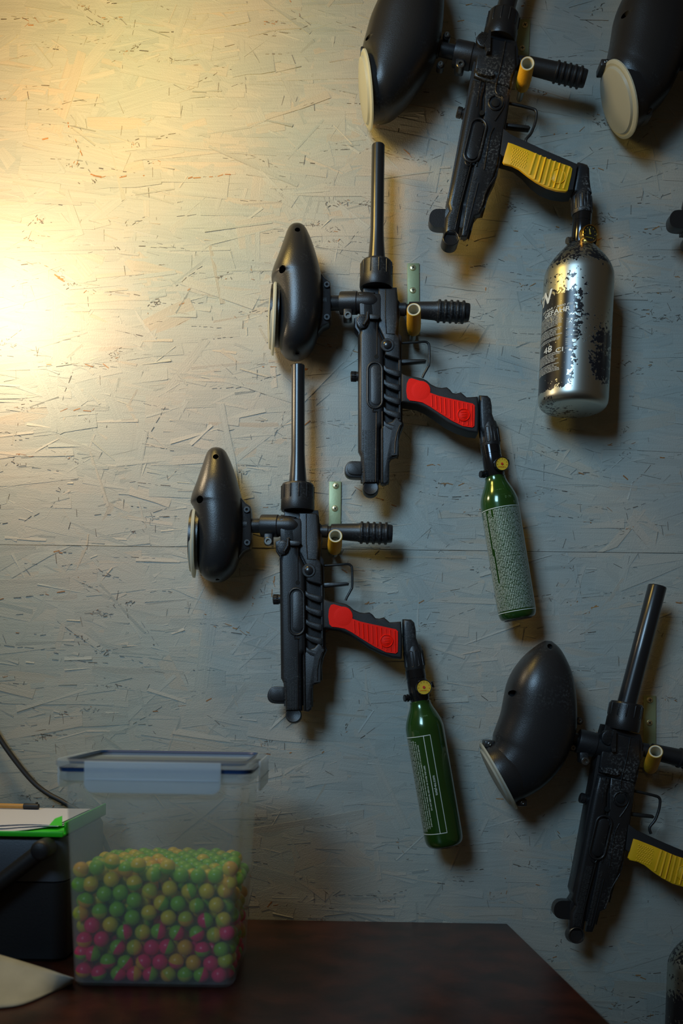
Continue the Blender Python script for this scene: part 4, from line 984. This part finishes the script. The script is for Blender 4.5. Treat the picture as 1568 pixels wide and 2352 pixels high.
# ================================================================== TABLE
TZ = 0.75
def on_table(px, py, z=TZ):
    """world point on the horizontal plane at height z under the pixel"""
    o = Vector((0, -D, ZC)); p = WP(px, py, 0); r = p-o; t = (z-ZC)/r.z; return o+r*t
tR0 = on_table(1168, 2126); tR1 = on_table(1402, 2352)
dr = (tR1-tR0); tR1 = tR0+dr*(.85/abs(dr.y)); tb = tR0.y
R_ = empty('table', Matrix.Translation((0, -.4, 0)) ); tag(R_, 'dark reddish-brown wooden table against the wall', 'table')
def loc(p): return Vector((p[0], p[1]+.4, p[2]))
bl = on_table(560, 2113)
slope = (tR0.y-bl.y)/(tR0.x-bl.x)
print('table back y', bl, tR0, tR1)
yb = min(-.004, tR0.y)
mb = MB(); pts = [loc((-.95, -.004, 0)), loc((tR0.x, -.004, 0)), loc((tR1.x, tR1.y, 0)), loc((-.95, tR1.y, 0))]
mb.plate([Vector((p.x, p.y, 0)) for p in pts], TZ-.028, TZ, .002, 2); mb.obj('tabletop', M['table'], R_, 35)
for x, y in ((-.85, -.10), (.20, -.10), (-.85, -.78), (.36, -.78)):
    mb = MB(); mb.box(x-.025, x+.025, y+.4-.025, y+.4+.025, 0, TZ-.028, .003); mb.obj('leg', M['table'], R_, 35)

# ================================================================== TUB WITH PAINTBALLS
def rrect(cx, cy, hx, hy, r, z, n=5):
    P = []
    for qx, qy, a0 in ((1, 1, 0), (-1, 1, PI/2), (-1, -1, PI), (1, -1, 3*PI/2)):
        for k in range(n+1):
            th = a0+PI/2*k/n; P.append(Vector((cx+qx*(hx-r)+math.cos(th)*r, cy+qy*(hy-r)+math.sin(th)*r, z)))
    return P
BC = Vector((-.2020, -.2375, TZ))      # centre of the tub base
TUB = empty('storage_tub', Matrix.Translation(BC)); tag(TUB, 'frosted plastic tub with blue-sealed clip lid, half full of paintballs, on the table', 'tub')
HB = .236
def tub_half(h): t = h/HB; return .0885+.0115*t, .0735+.0075*t
def tub():
    rings = []
    for h in (.0, .004, .04, .10, .16, .205, HB):
        hx, hy = tub_half(h); k = .004 if h == 0 else 0
        rings.append(rrect(0, 0, hx-k, hy-k, .014-k, h+.0005))
    inner = []
    for h in (HB, .205, .16, .10, .04, .0035, .0025):
        hx, hy = tub_half(h); k = .0014+(.004 if h == .0025 else 0)
        inner.append(rrect(0, 0, hx-k, hy-k, .0125-(k-.0014), h+.0005))
    mb = MB(); mb.loft(rings+inner, cap=True); mb.obj('tub_body', M['frost'], TUB, 40)
    # rim flange
    mb = MB(); hx, hy = tub_half(HB)
    mb.loft([rrect(0, 0, hx+.0002, hy+.0002, .014, HB-.012), rrect(0, 0, hx+.005, hy+.005, .016, HB-.009), rrect(0, 0, hx+.005, hy+.005, .016, HB), rrect(0, 0, hx-.002, hy-.002, .013, HB)], cap=False); mb.obj('tub_rim', M['frost_lid'], TUB, 40)
    mb = MB(); X, Y = hx+.0095, hy+.0065
    mb.loft([rrect(0, 0, X-.004, Y-.004, .014, HB+.0002), rrect(0, 0, X-.003, Y-.003, .014, HB+.0048), rrect(0, 0, X-.006, Y-.006, .014, HB+.0048), rrect(0, 0, X-.006, Y-.006, .014, HB+.0002)], cap=False); mb.obj('gasket', M['gasket'], TUB, 40)
    mb = MB()
    mb.loft([rrect(0, 0, X-.001, Y-.001, .016, HB+.0050), rrect(0, 0, X, Y, .017, HB+.0065), rrect(0, 0, X, Y, .017, HB+.0120), rrect(0, 0, X-.003, Y-.003, .015, HB+.0135),
             rrect(0, 0, X-.011, Y-.011, .013, HB+.0135), rrect(0, 0, X-.014, Y-.014, .012, HB+.0075), rrect(0, 0, X-.0145, Y-.0145, .012, HB+.0055), rrect(0, 0, X-.008, Y-.008, .012, HB+.0050)], cap=False)
    mb.loft([rrect(0, 0, X-.0142, Y-.0142, .012, HB+.0060), rrect(0, 0, X-.0142, Y-.0142, .012, HB+.0074)], cap=True)
    lid = mb.obj('lid', M['frost_lid'], TUB, 40)
    mb = MB(); mb.loft([rrect(0, 0, X-.0128, Y-.0128, .012, HB+.0112), rrect(0, 0, X-.0112, Y-.0112, .013, HB+.0137), rrect(0, 0, X-.0100, Y-.0100, .013, HB+.0137), rrect(0, 0, X-.0128, Y-.0128, .012, HB+.0080)], cap=False); mb.obj('lid_seal', M['gasket'], lid, 40)
    # four clip latches
    def latch(w_, depth, front):
        P = []
        for k in range(7):
            th = PI*1.0+PI/2*k/6; P.append((-w_+.010+math.cos(th)*.010, -.034+.010+math.sin(th)*.010))
        for k in range(7):
            th = PI*1.5+PI/2*k/6; P.append((w_-.010+math.cos(th)*.010, -.034+.010+math.sin(th)*.010))
        P += [(w_, .0), (-w_, .0)]
        mb = MB(); mb.plate([Vector((x, y, 0)) for x, y in P], 0, .0022, .0008, 2)
        mb.box(-w_+.002, w_-.002, -.0205, -.0185, .0020, .0032, .0005, 1)
        return mb
    for nm, w_, rot, off in (('front', .0735, 0, (0, -(Y+.0028))), ('back', .0735, PI, (0, Y+.0028)), ('left', .055, -PI/2, (-(X+.0028), 0)), ('right', .055, PI/2, (X+.0028, 0))):
        mb = latch(w_, .034, nm)
        # plate frame: x along the side, y up, z outwards (towards -Y for the front one)
        c, s_ = math.cos(rot), math.sin(rot); out = []
        for x, y, z in mb.v:
            X_, Y_ = x, -z+.0011; out.append((X_*c-Y_*s_+off[0], X_*s_+Y_*c+off[1], y+HB+.0125))
        mb.v = out; mb.obj('clip_latch', M['latch'], TUB, 40)
tub()

# ---- paintballs: two-tone shells; the front layer is laid out as photographed, the rest settles behind it
CLR = {'Y': (0.88, 0.62, 0.012), 'G': (0.26, 0.56, 0.015), 'P': (1.0, 0.012, 0.14), 'O': (0.92, 0.46, 0.01), 'L': (0.56, 0.58, 0.015)}
BM = {k: simple('paintball_shell_'+{'Y': 'yellow', 'G': 'green', 'P': 'pink', 'O': 'orange', 'L': 'lime'}[k], c, 0.28, 0, 0, spec=.5) for k, c in CLR.items()}
NAME = {'Y': 'yellow', 'G': 'green', 'P': 'pink', 'O': 'amber', 'L': 'lime'}
BR = .00865
ballmesh = {}
def ball_mesh(a, b, seg=20, rings=12, key=''):
    if (a, b, key) in ballmesh: return ballmesh[(a, b, key)]
    mb = MB(); vs = [(0, 0, BR)]; prof = []
    ths = [PI*i/rings for i in range(1, rings)]
    for th in ths:
        k = BR*(1.006 if abs(th-PI/2) < .01 else 1)
        for j in range(seg): ph = 2*PI*j/seg; vs.append((math.sin(th)*math.cos(ph)*k, math.sin(th)*math.sin(ph)*k, math.cos(th)*BR))
    vs.append((0, 0, -BR)); fs = []; mi = []
    for j in range(seg): fs.append((0, 1+j, 1+(j+1) % seg)); mi.append(0)
    for i in range(len(ths)-1):
        for j in range(seg):
            fs.append((1+i*seg+j, 1+(i+1)*seg+j, 1+(i+1)*seg+(j+1) % seg, 1+i*seg+(j+1) % seg)); mi.append(0 if ths[i] < PI/2-.01 else 1)
    k = len(vs)-1; q = 1+(len(ths)-1)*seg
    for j in range(seg): fs.append((k, q+(j+1) % seg, q+j)); mi.append(1)
    me = bpy.data.meshes.new('paintball'); me.from_pydata(vs, [], fs); me.update()
    me.materials.append(BM[a]); me.materials.append(BM[b]); me.polygons.foreach_set('material_index', mi); me.polygons.foreach_set('use_smooth', [True]*len(fs))
    ballmesh[(a, b, key)] = me; return me
FR = [(175,305,'O','Y',60),(290,290,'G','G',0),(400,250,'Y','G',80),(500,300,'G','O',90),(590,275,'Y','G',90),(800,285,'Y','G',80),(895,345,'G','G',0),(1020,350,'G','G',0),(1145,350,'G','G',0),(1250,300,'O','Y',20),
 (130,410,'G','G',0),(245,410,'Y','O',90),(395,375,'Y','Y',0),(560,400,'Y','G',95),(700,340,'G','L',0),(460,470,'G','G',0),(345,480,'G','G',0),(670,460,'L','Y',60),(815,440,'Y','Y',0),(955,460,'Y','G',200),(1080,460,'Y','Y',0),(1215,455,'O','Y',0),
 (210,525,'G','O',70),(560,525,'G','G',0),(755,545,'Y','G',150),(875,550,'G','G',0),(1010,565,'G','L',0),(1150,560,'Y','Y',0),(1245,400,'Y','O',0),
 (165,620,'L','O',190),(310,605,'G','L',90),(435,590,'G','G',0),(545,650,'G','G',0),(665,615,'Y','L',90),(805,650,'Y','Y',0),(930,660,'L','O',90),(1070,670,'P','G',190),(1200,665,'Y','L',45),
 (255,705,'P','P',0),(388,700,'Y','Y',0),(490,755,'G','P',190),(620,755,'Y','L',0),(735,750,'G','P',170),(865,760,'G','P',150),(1010,765,'P','G',-60),(1135,775,'L','Y',180),(1225,760,'P','P',0),
 (200,810,'P','O',90),(325,805,'P','P',0),(440,865,'P','G',-30),(560,865,'L','Y',180),(685,865,'P','P',0),(795,860,'P','G',160),(925,865,'O','O',0),(1050,880,'P','G',90),(1185,880,'G','G',0),
 (150,900,'P','G',90),(260,910,'P','G',170),(370,965,'G','P',90),(495,975,'G','P',140),(625,970,'P','O',40),(745,970,'P','P',0),(862,965,'O','P',80),(985,975,'O','O',0),(1110,980,'P','P',0),(1215,960,'L','L',0),
 (195,1030,'P','O',80),(305,1080,'P','G',100),(445,1080,'P','G',-30),(560,1075,'P','O',180),(675,1070,'P','G',170),(805,1080,'L','O',45),(925,1080,'G','L',90),(1040,1080,'G','P',160),(1170,1080,'P','P',0)]
def balls():
    rs = np.random.RandomState(4)
    fixed = []; info = []
    for cx, cy, a, b, an in FR:
        px, py = 130+cx/3.136, 1900+cy/3.136
        d = .30
        for _ in range(4):
            p = WP(px, py, d); h = p.z-TZ; hy = tub_half(max(h, 0))[1]-.0018
            d = -(BC.y-hy+BR+.0004)
        p = WP(px, py, d)-BC
        hx = tub_half(p.z)[0]-.0018-BR; p.x = max(-hx, min(hx, p.x)); p.z = max(p.z, .0033+BR)
        fixed.append(tuple(p)); info.append((a, b, an))
    nf = len(fixed)
    TOP = .150
    free = []
    dz = .0150; k = 0; z = .0035+BR
    while z < TOP-BR:
        y = -.0735+BR*3.1+(k % 2)*.0075
        j = 0
        while y < .082-BR:
            x = -.09+BR+(j % 2)*.0085+(k % 2)*.004
            while x < .093-BR: free.append((x, y, z)); x += .0176
            y += .0156; j += 1
        z += dz; k += 1
    # first row above the photographed front layer
    free = np.array(free)+rs.normal(0, .0012, (len(free), 3))
    P = np.vstack([np.array(fixed), free]); n = len(P); mask = np.zeros(n, bool); mask[nf:] = True
    dmin = 2*BR+.00005
    def clampb(P):
        P[mask, 2] = np.clip(P[mask, 2], .0033+BR, None)
        hx = .0885+.0115*P[:, 2]/HB-.0018-BR; hy = .0735+.0075*P[:, 2]/HB-.0018-BR
        P[mask, 0] = np.clip(P[mask, 0], -hx[mask], hx[mask]); P[mask, 1] = np.clip(P[mask, 1], -hy[mask], hy[mask])
    for it in range(150):
        if it < 110: P[mask, 2] -= .00018
        dlt = P[:, None, :]-P[None, :, :]; ds = np.sqrt((dlt**2).sum(-1))+1e-9; np.fill_diagonal(ds, 1)
        ov = np.clip(dmin-ds, 0, None)
        push = (dlt/ds[..., None]*(ov*.5)[..., None])
        wgt = np.where(mask[:, None], 1.0, 0.0)*np.where(mask[None, :], 1.0, 2.0)
        P += (push*wgt[..., None]).sum(1)*.75
        clampb(P)
    info += [None]*(n-nf)
    bx = BC
    # which ones show: near the front, on top, or on the right side
    topz = np.sort(P[:, 2])[-60]
    score = np.minimum(np.minimum((P[:, 1]+.0735)/.016, (topz+.006-P[:, 2])/.012), (.095-P[:, 0])/.018+1.2)
    score[:nf] = -9
    order = np.argsort(score); ind = set(order[:300].tolist())
    pal_hi = [('Y', 'Y'), ('G', 'G'), ('Y', 'G'), ('G', 'L'), ('L', 'Y'), ('O', 'Y'), ('G', 'G'), ('G', 'G')]
    pal_lo = [('P', 'P'), ('P', 'G'), ('P', 'O'), ('P', 'P'), ('G', 'L'), ('Y', 'L'), ('O', 'O')]
    rest = {}
    ORD = ['leftmost', 'second from left', 'third from left', 'fourth from left', 'fifth from left', 'sixth from left', 'seventh from left', 'eighth from left', 'ninth from left', 'tenth from left', 'eleventh from left', 'twelfth from left', 'thirteenth from left', 'fourteenth from left']
    ROW = ['bottom row', 'second row up', 'third row up', 'fourth row up', 'fifth row up', 'sixth row up', 'seventh row up', 'eighth row up', 'ninth row up', 'tenth row up', 'eleventh row up']
    rowof = {i: int((P[i][2]-.0105)/.0168) for i in range(nf)}; place_ = {}
    for rw in set(rowof.values()):
        for k, i in enumerate(sorted([i for i in rowof if rowof[i] == rw], key=lambda i: P[i][0])): place_[i] = (ROW[max(0, min(10, rw))], ORD[min(k, 13)])
    def where(p):
        hz = 'on the heap' if p[2] > topz-.002 else ['low', 'at mid height', 'high up'][min(2, int(p[2]/.052))]
        xs = ['far left', 'left', 'centre', 'right', 'far right'][max(0, min(4, int((p[0]+.09)/.036)))]
        ys = ['near front', 'middle', 'rear'][max(0, min(2, int((p[1]+.075)/.05)))]
        return hz+', '+xs+' '+ys
    for i in range(n):
        p = P[i]
        if info[i]:
            a, b, an = info[i]; th = math.radians(an)
            if a == b: q = Vector((0, -1, .3)).normalized()
            else: q = Vector((math.cos(th), -.12, math.sin(th))).normalized()
        else:
            hi = p[2] > .078+rs.normal(0, .008); pal = pal_hi if hi else pal_lo; a, b = pal[rs.randint(len(pal))]; q = Vector(rs.normal(0, 1, 3)).normalized()
        if i in ind:
            o = bpy.data.objects.new('paintball', ball_mesh(a, b)); COL.objects.link(o)
            o.matrix_world = Matrix.Translation(BC+Vector(p)) @ q.to_track_quat('Z', 'Y').to_matrix().to_4x4()
            colr = NAME[a] if a == b else NAME[a]+' and '+NAME[b]+' two-tone'
            front = i < nf
            if front: lab = '%s paintball at tub front, %s, %s' % (colr, *place_[i]); grp = 'paintballs against the front of the tub'
            else: lab = '%s paintball deeper in the tub, %s' % (colr, where(p)); grp = 'paintballs deeper in the tub, '+colr+' '+where(p)
            tag(o, lab, 'paintball', grp)
        else: rest.setdefault((a, b), []).append((p, q))
    mb = MB(); slots = list(BM)
    for (a, b), L in rest.items():
        me = ball_mesh(a, b, 10, 8, 'low'); vs = [v.co.copy() for v in me.vertices]
        for p, q in L:
            T = Matrix.Translation(Vector(p)) @ q.to_track_quat('Z', 'Y').to_matrix().to_4x4(); W = [T @ v for v in vs]; k = len(mb.v)
            mb.v += [tuple(w_) for w_ in W]
            for f in me.polygons: mb.f.append(tuple(i_+k for i_ in f.vertices)); mb.m.append(slots.index(a if f.material_index == 0 else b))
    o = mb.obj('paintball_fill', [BM[s_] for s_ in slots], None, 60); o.location = BC
    tag(o, 'mass of paintballs hidden deeper inside the frosted tub', 'paintballs', kind='stuff')
    print('balls', n, 'individual', len(ind), 'top', topz)
balls()

# ================================================================== THINGS LEFT OF THE TUB
def case():
    R = empty('equipment_case', Matrix.Translation((-.45, -.1295, TZ))); tag(R, 'black plastic case with a thick diagonal handle, under the green tray, left of the tub', 'case')
    x1 = WP(148, 2100, .2245).x+.45; x0 = -.22; H = .150
    def rr(h, ins): return rrect((x0+x1)/2, 0, (x1-x0)/2-ins, .0950-ins, .016, h)
    mb = MB(); mb.loft([rr(.0005, .003), rr(.004, 0), rr(.094, 0), rr(.0945, .001)], cap=True); mb.obj('case_base', M['case'], R, 40)
    mb = MB(); mb.loft([rr(.0955, .0012), rr(.0960, .0004), rr(H-.008, .0010), rr(H-.002, .0035), rr(H, .009)], cap=True); mb.obj('case_cover', M['case_lid'], R, 40)
    # diagonal lever handle across the front
    a = WP(100, 1950, .245)-R.matrix_world.translation; b = WP(-10, 2036, .245)-R.matrix_world.translation; c = WP(-90, 2100, .245)-R.matrix_world.translation
    mb = MB(); P = crom([a, a.lerp(b, .5), b, c], 4); mb.tube(P, [.0098]+[.0100]*(len(P)-1), 16)
    mb.lathe(a+Vector((0, .012, 0)), a+Vector((0, -.0155, 0)), [(0, .0118), (.8, .0118), (.93, .0105), (1, .008)], 28)
    mb.obj('handle', M['case'], R, 50)
    return H
bpy.context.view_layer.update(); CH = case()
def tray():
    z = TZ+.150; p = WP(143, 1900, .235); R = empty('letter_tray', Matrix.Translation((-.45, -.12, z+.0004))); tag(R, 'bright green plastic letter tray on the black case', 'tray')
    x1 = p.x+.45; x0 = -.20
    mb = MB(); mb.box(x0, x1, -.112, .086, 0, .003, .001); 
    mb.box(x0, x1, -.1125, -.1095, 0, .0062, .001); mb.box(x1-.0025, x1, -.1, .086, 0, .016, .001); mb.box(x0, x0+.0025, -.1, .086, 0, .016, .001)
    mb.obj('tray_base', M['tray'], R, 35)
    # raised corner flap of the tray
    mb = MB(); bm = None
    a = WP(112, 1896, .232); b = WP(142, 1897, .230); c = WP(142, 1874, .20); dd = WP(126, 1880, .21); O = R.matrix_world.translation
    mb.add([v-O for v in (a, b, c, dd)]+[v-O+Vector((0, .0015, 0)) for v in (a, b, c, dd)], [(0, 1, 2, 3), (7, 6, 5, 4), (0, 4, 5, 1), (1, 5, 6, 2), (2, 6, 7, 3), (3, 7, 4, 0)]); mb.obj('corner_flap', M['tray'], R, 0)
    bpy.context.view_layer.update()
    # sheets of paper with a torn front edge
    rs = random.Random(2)
    for s_ in range(3):
        S = empty('x', Matrix()); bpy.data.objects.remove(S)
        zz = z+.0058+s_*.0016; nx = 26; mb = MB(); vs = []; fs = []
        for i in range(nx+1):
            t = i/nx; x = -.64+t*(WP(141-s_*3, 1870, .2).x+.64-.004)
            fr = -.214+.006*s_+(.012*max(0, (t-.80)/.2) if s_ else .03*max(0, (t-.86)/.14))+rs.uniform(-.0015, .0015)+.006*math.sin(t*21+s_)
            droop = -.0016*math.cos(t*9+s_)
            for (yy, hh) in ((fr, droop-.0008), (fr+.02, 0.0008), (-.10, .0015), (-.037-.003*s_, .001)): vs.append((x, yy, zz+hh*(.6)))
        for i in range(nx):
            for j in range(3): fs.append((i*4+j, i*4+4+j, i*4+5+j, i*4+1+j))
        n0 = len(vs); vs2 = vs+[(a_, b_, c_-.0004) for a_, b_, c_ in vs]; f2 = fs+[tuple(k+n0 for k in reversed(f)) for f in fs]
        for i in range(nx): f2.append((i*4, i*4+4, i*4+4+n0, i*4+n0)); f2.append((i*4+3, i*4+3+n0, i*4+7+n0, i*4+7))
        f2.append((0, n0, n0+1, 1)); f2.append((1, n0+1, n0+2, 2)); f2.append((2, n0+2, n0+3, 3)); k = nx*4
        for j in range(3): f2.append((k+j, k+j+1, k+j+1+n0, k+j+n0))
        mb.add(vs2, f2); o = mb.obj('paper_sheet', M['paper'], None, 60)
        tag(o, ['lowest white sheet in the green tray', 'middle white sheet in the green tray, its edge just showing', 'top white sheet in the green tray with a ragged front edge'][s_], 'paper', 'white sheets in the green tray')
    # pen across the back of the papers
    a = WP(-70, 1842, .055); b = WP(89, 1846.5, .060); zt = z+.0138
    for v in (a, b): v.z = zt
    R2 = empty('pen', Matrix.Translation(b)); tag(R2, 'wood-coloured pen with a black cap lying on the white papers', 'pen'); u = (a-b).normalized(); Lp = (a-b).length
    mb = MB(); mb.lathe(u*.018, u*Lp, [(0, .0033), (.97, .0033), (1, .001)], 12); mb.obj('barrel', M['pencil'], R2, 40)
    mb = MB(); mb.lathe(u*0, u*.0205, [(0, .0036), (.1, .0042), (1, .0041)], 14); mb.box(-.004, -.0015, -.002, .002, .001, .006, .0006, 1); mb.obj('pen_cap', M['cable'], R2, 40)
tray()
# cable drooping against the wall
P = [WP(-60, 1560, .010), WP(-25, 1650, .011), WP(0, 1697, .012), WP(35, 1747, .013), WP(75, 1795, .014), WP(110, 1823, .016), WP(150, 1845, .020), WP(215, 1890, .036), WP(262, 1990, .046), WP(278, 2080, .045)]
e_ = P[-1].copy(); e_.z = TZ+.006; P.append(e_)
mb = MB(); P = [Vector(p) for p in P]
mb.tube(crom(P, 6), .0036, 12); tag(mb.obj('cable', M['cable'], None, 60), 'black cable drooping along the wall behind the tub', 'cable')
P = [WP(10, 1662, .003), WP(10, 1675, .0035), WP(7, 1688, .004), WP(9, 1698, .004)]
# sheet of card curling up at the lower left
def card():
    a = [WP(-120, 2160, .31), WP(0, 2194, .312), WP(90, 2221, .316), WP(170, 2246, .322)]
    f = [on_table(-120, 2322, TZ+.0010), on_table(0, 2316, TZ+.0010), on_table(70, 2302, TZ+.0010), on_table(166, 2256, TZ+.0010)]
    f = [Vector((v.x, v.y, TZ+.0012)) for v in f]
    A = crom(a, 5); Fp = crom(f, 5); nu = len(A); nv = 8; vs = []; fs = []
    for i in range(nu):
        for j in range(nv+1):
            t = j/nv; p = A[i].lerp(Fp[i], t); h = A[i].z-TZ; p.z = TZ+.0012+(h-.0012)*(1-t)**1.5; vs.append(tuple(p))
    for i in range(nu-1):
        for j in range(nv): k = i*(nv+1)+j; fs.append((k, k+nv+1, k+nv+2, k+1))
    mb = MB(); mb.add(vs, fs); o = mb.obj('card_sheet', M['card'], None, 60)
    md = o.modifiers.new('s', 'SOLIDIFY'); md.thickness = .0009; md.offset = 1
    tag(o, 'pale card sheet curling up from the table in front of the black case', 'card')
card()
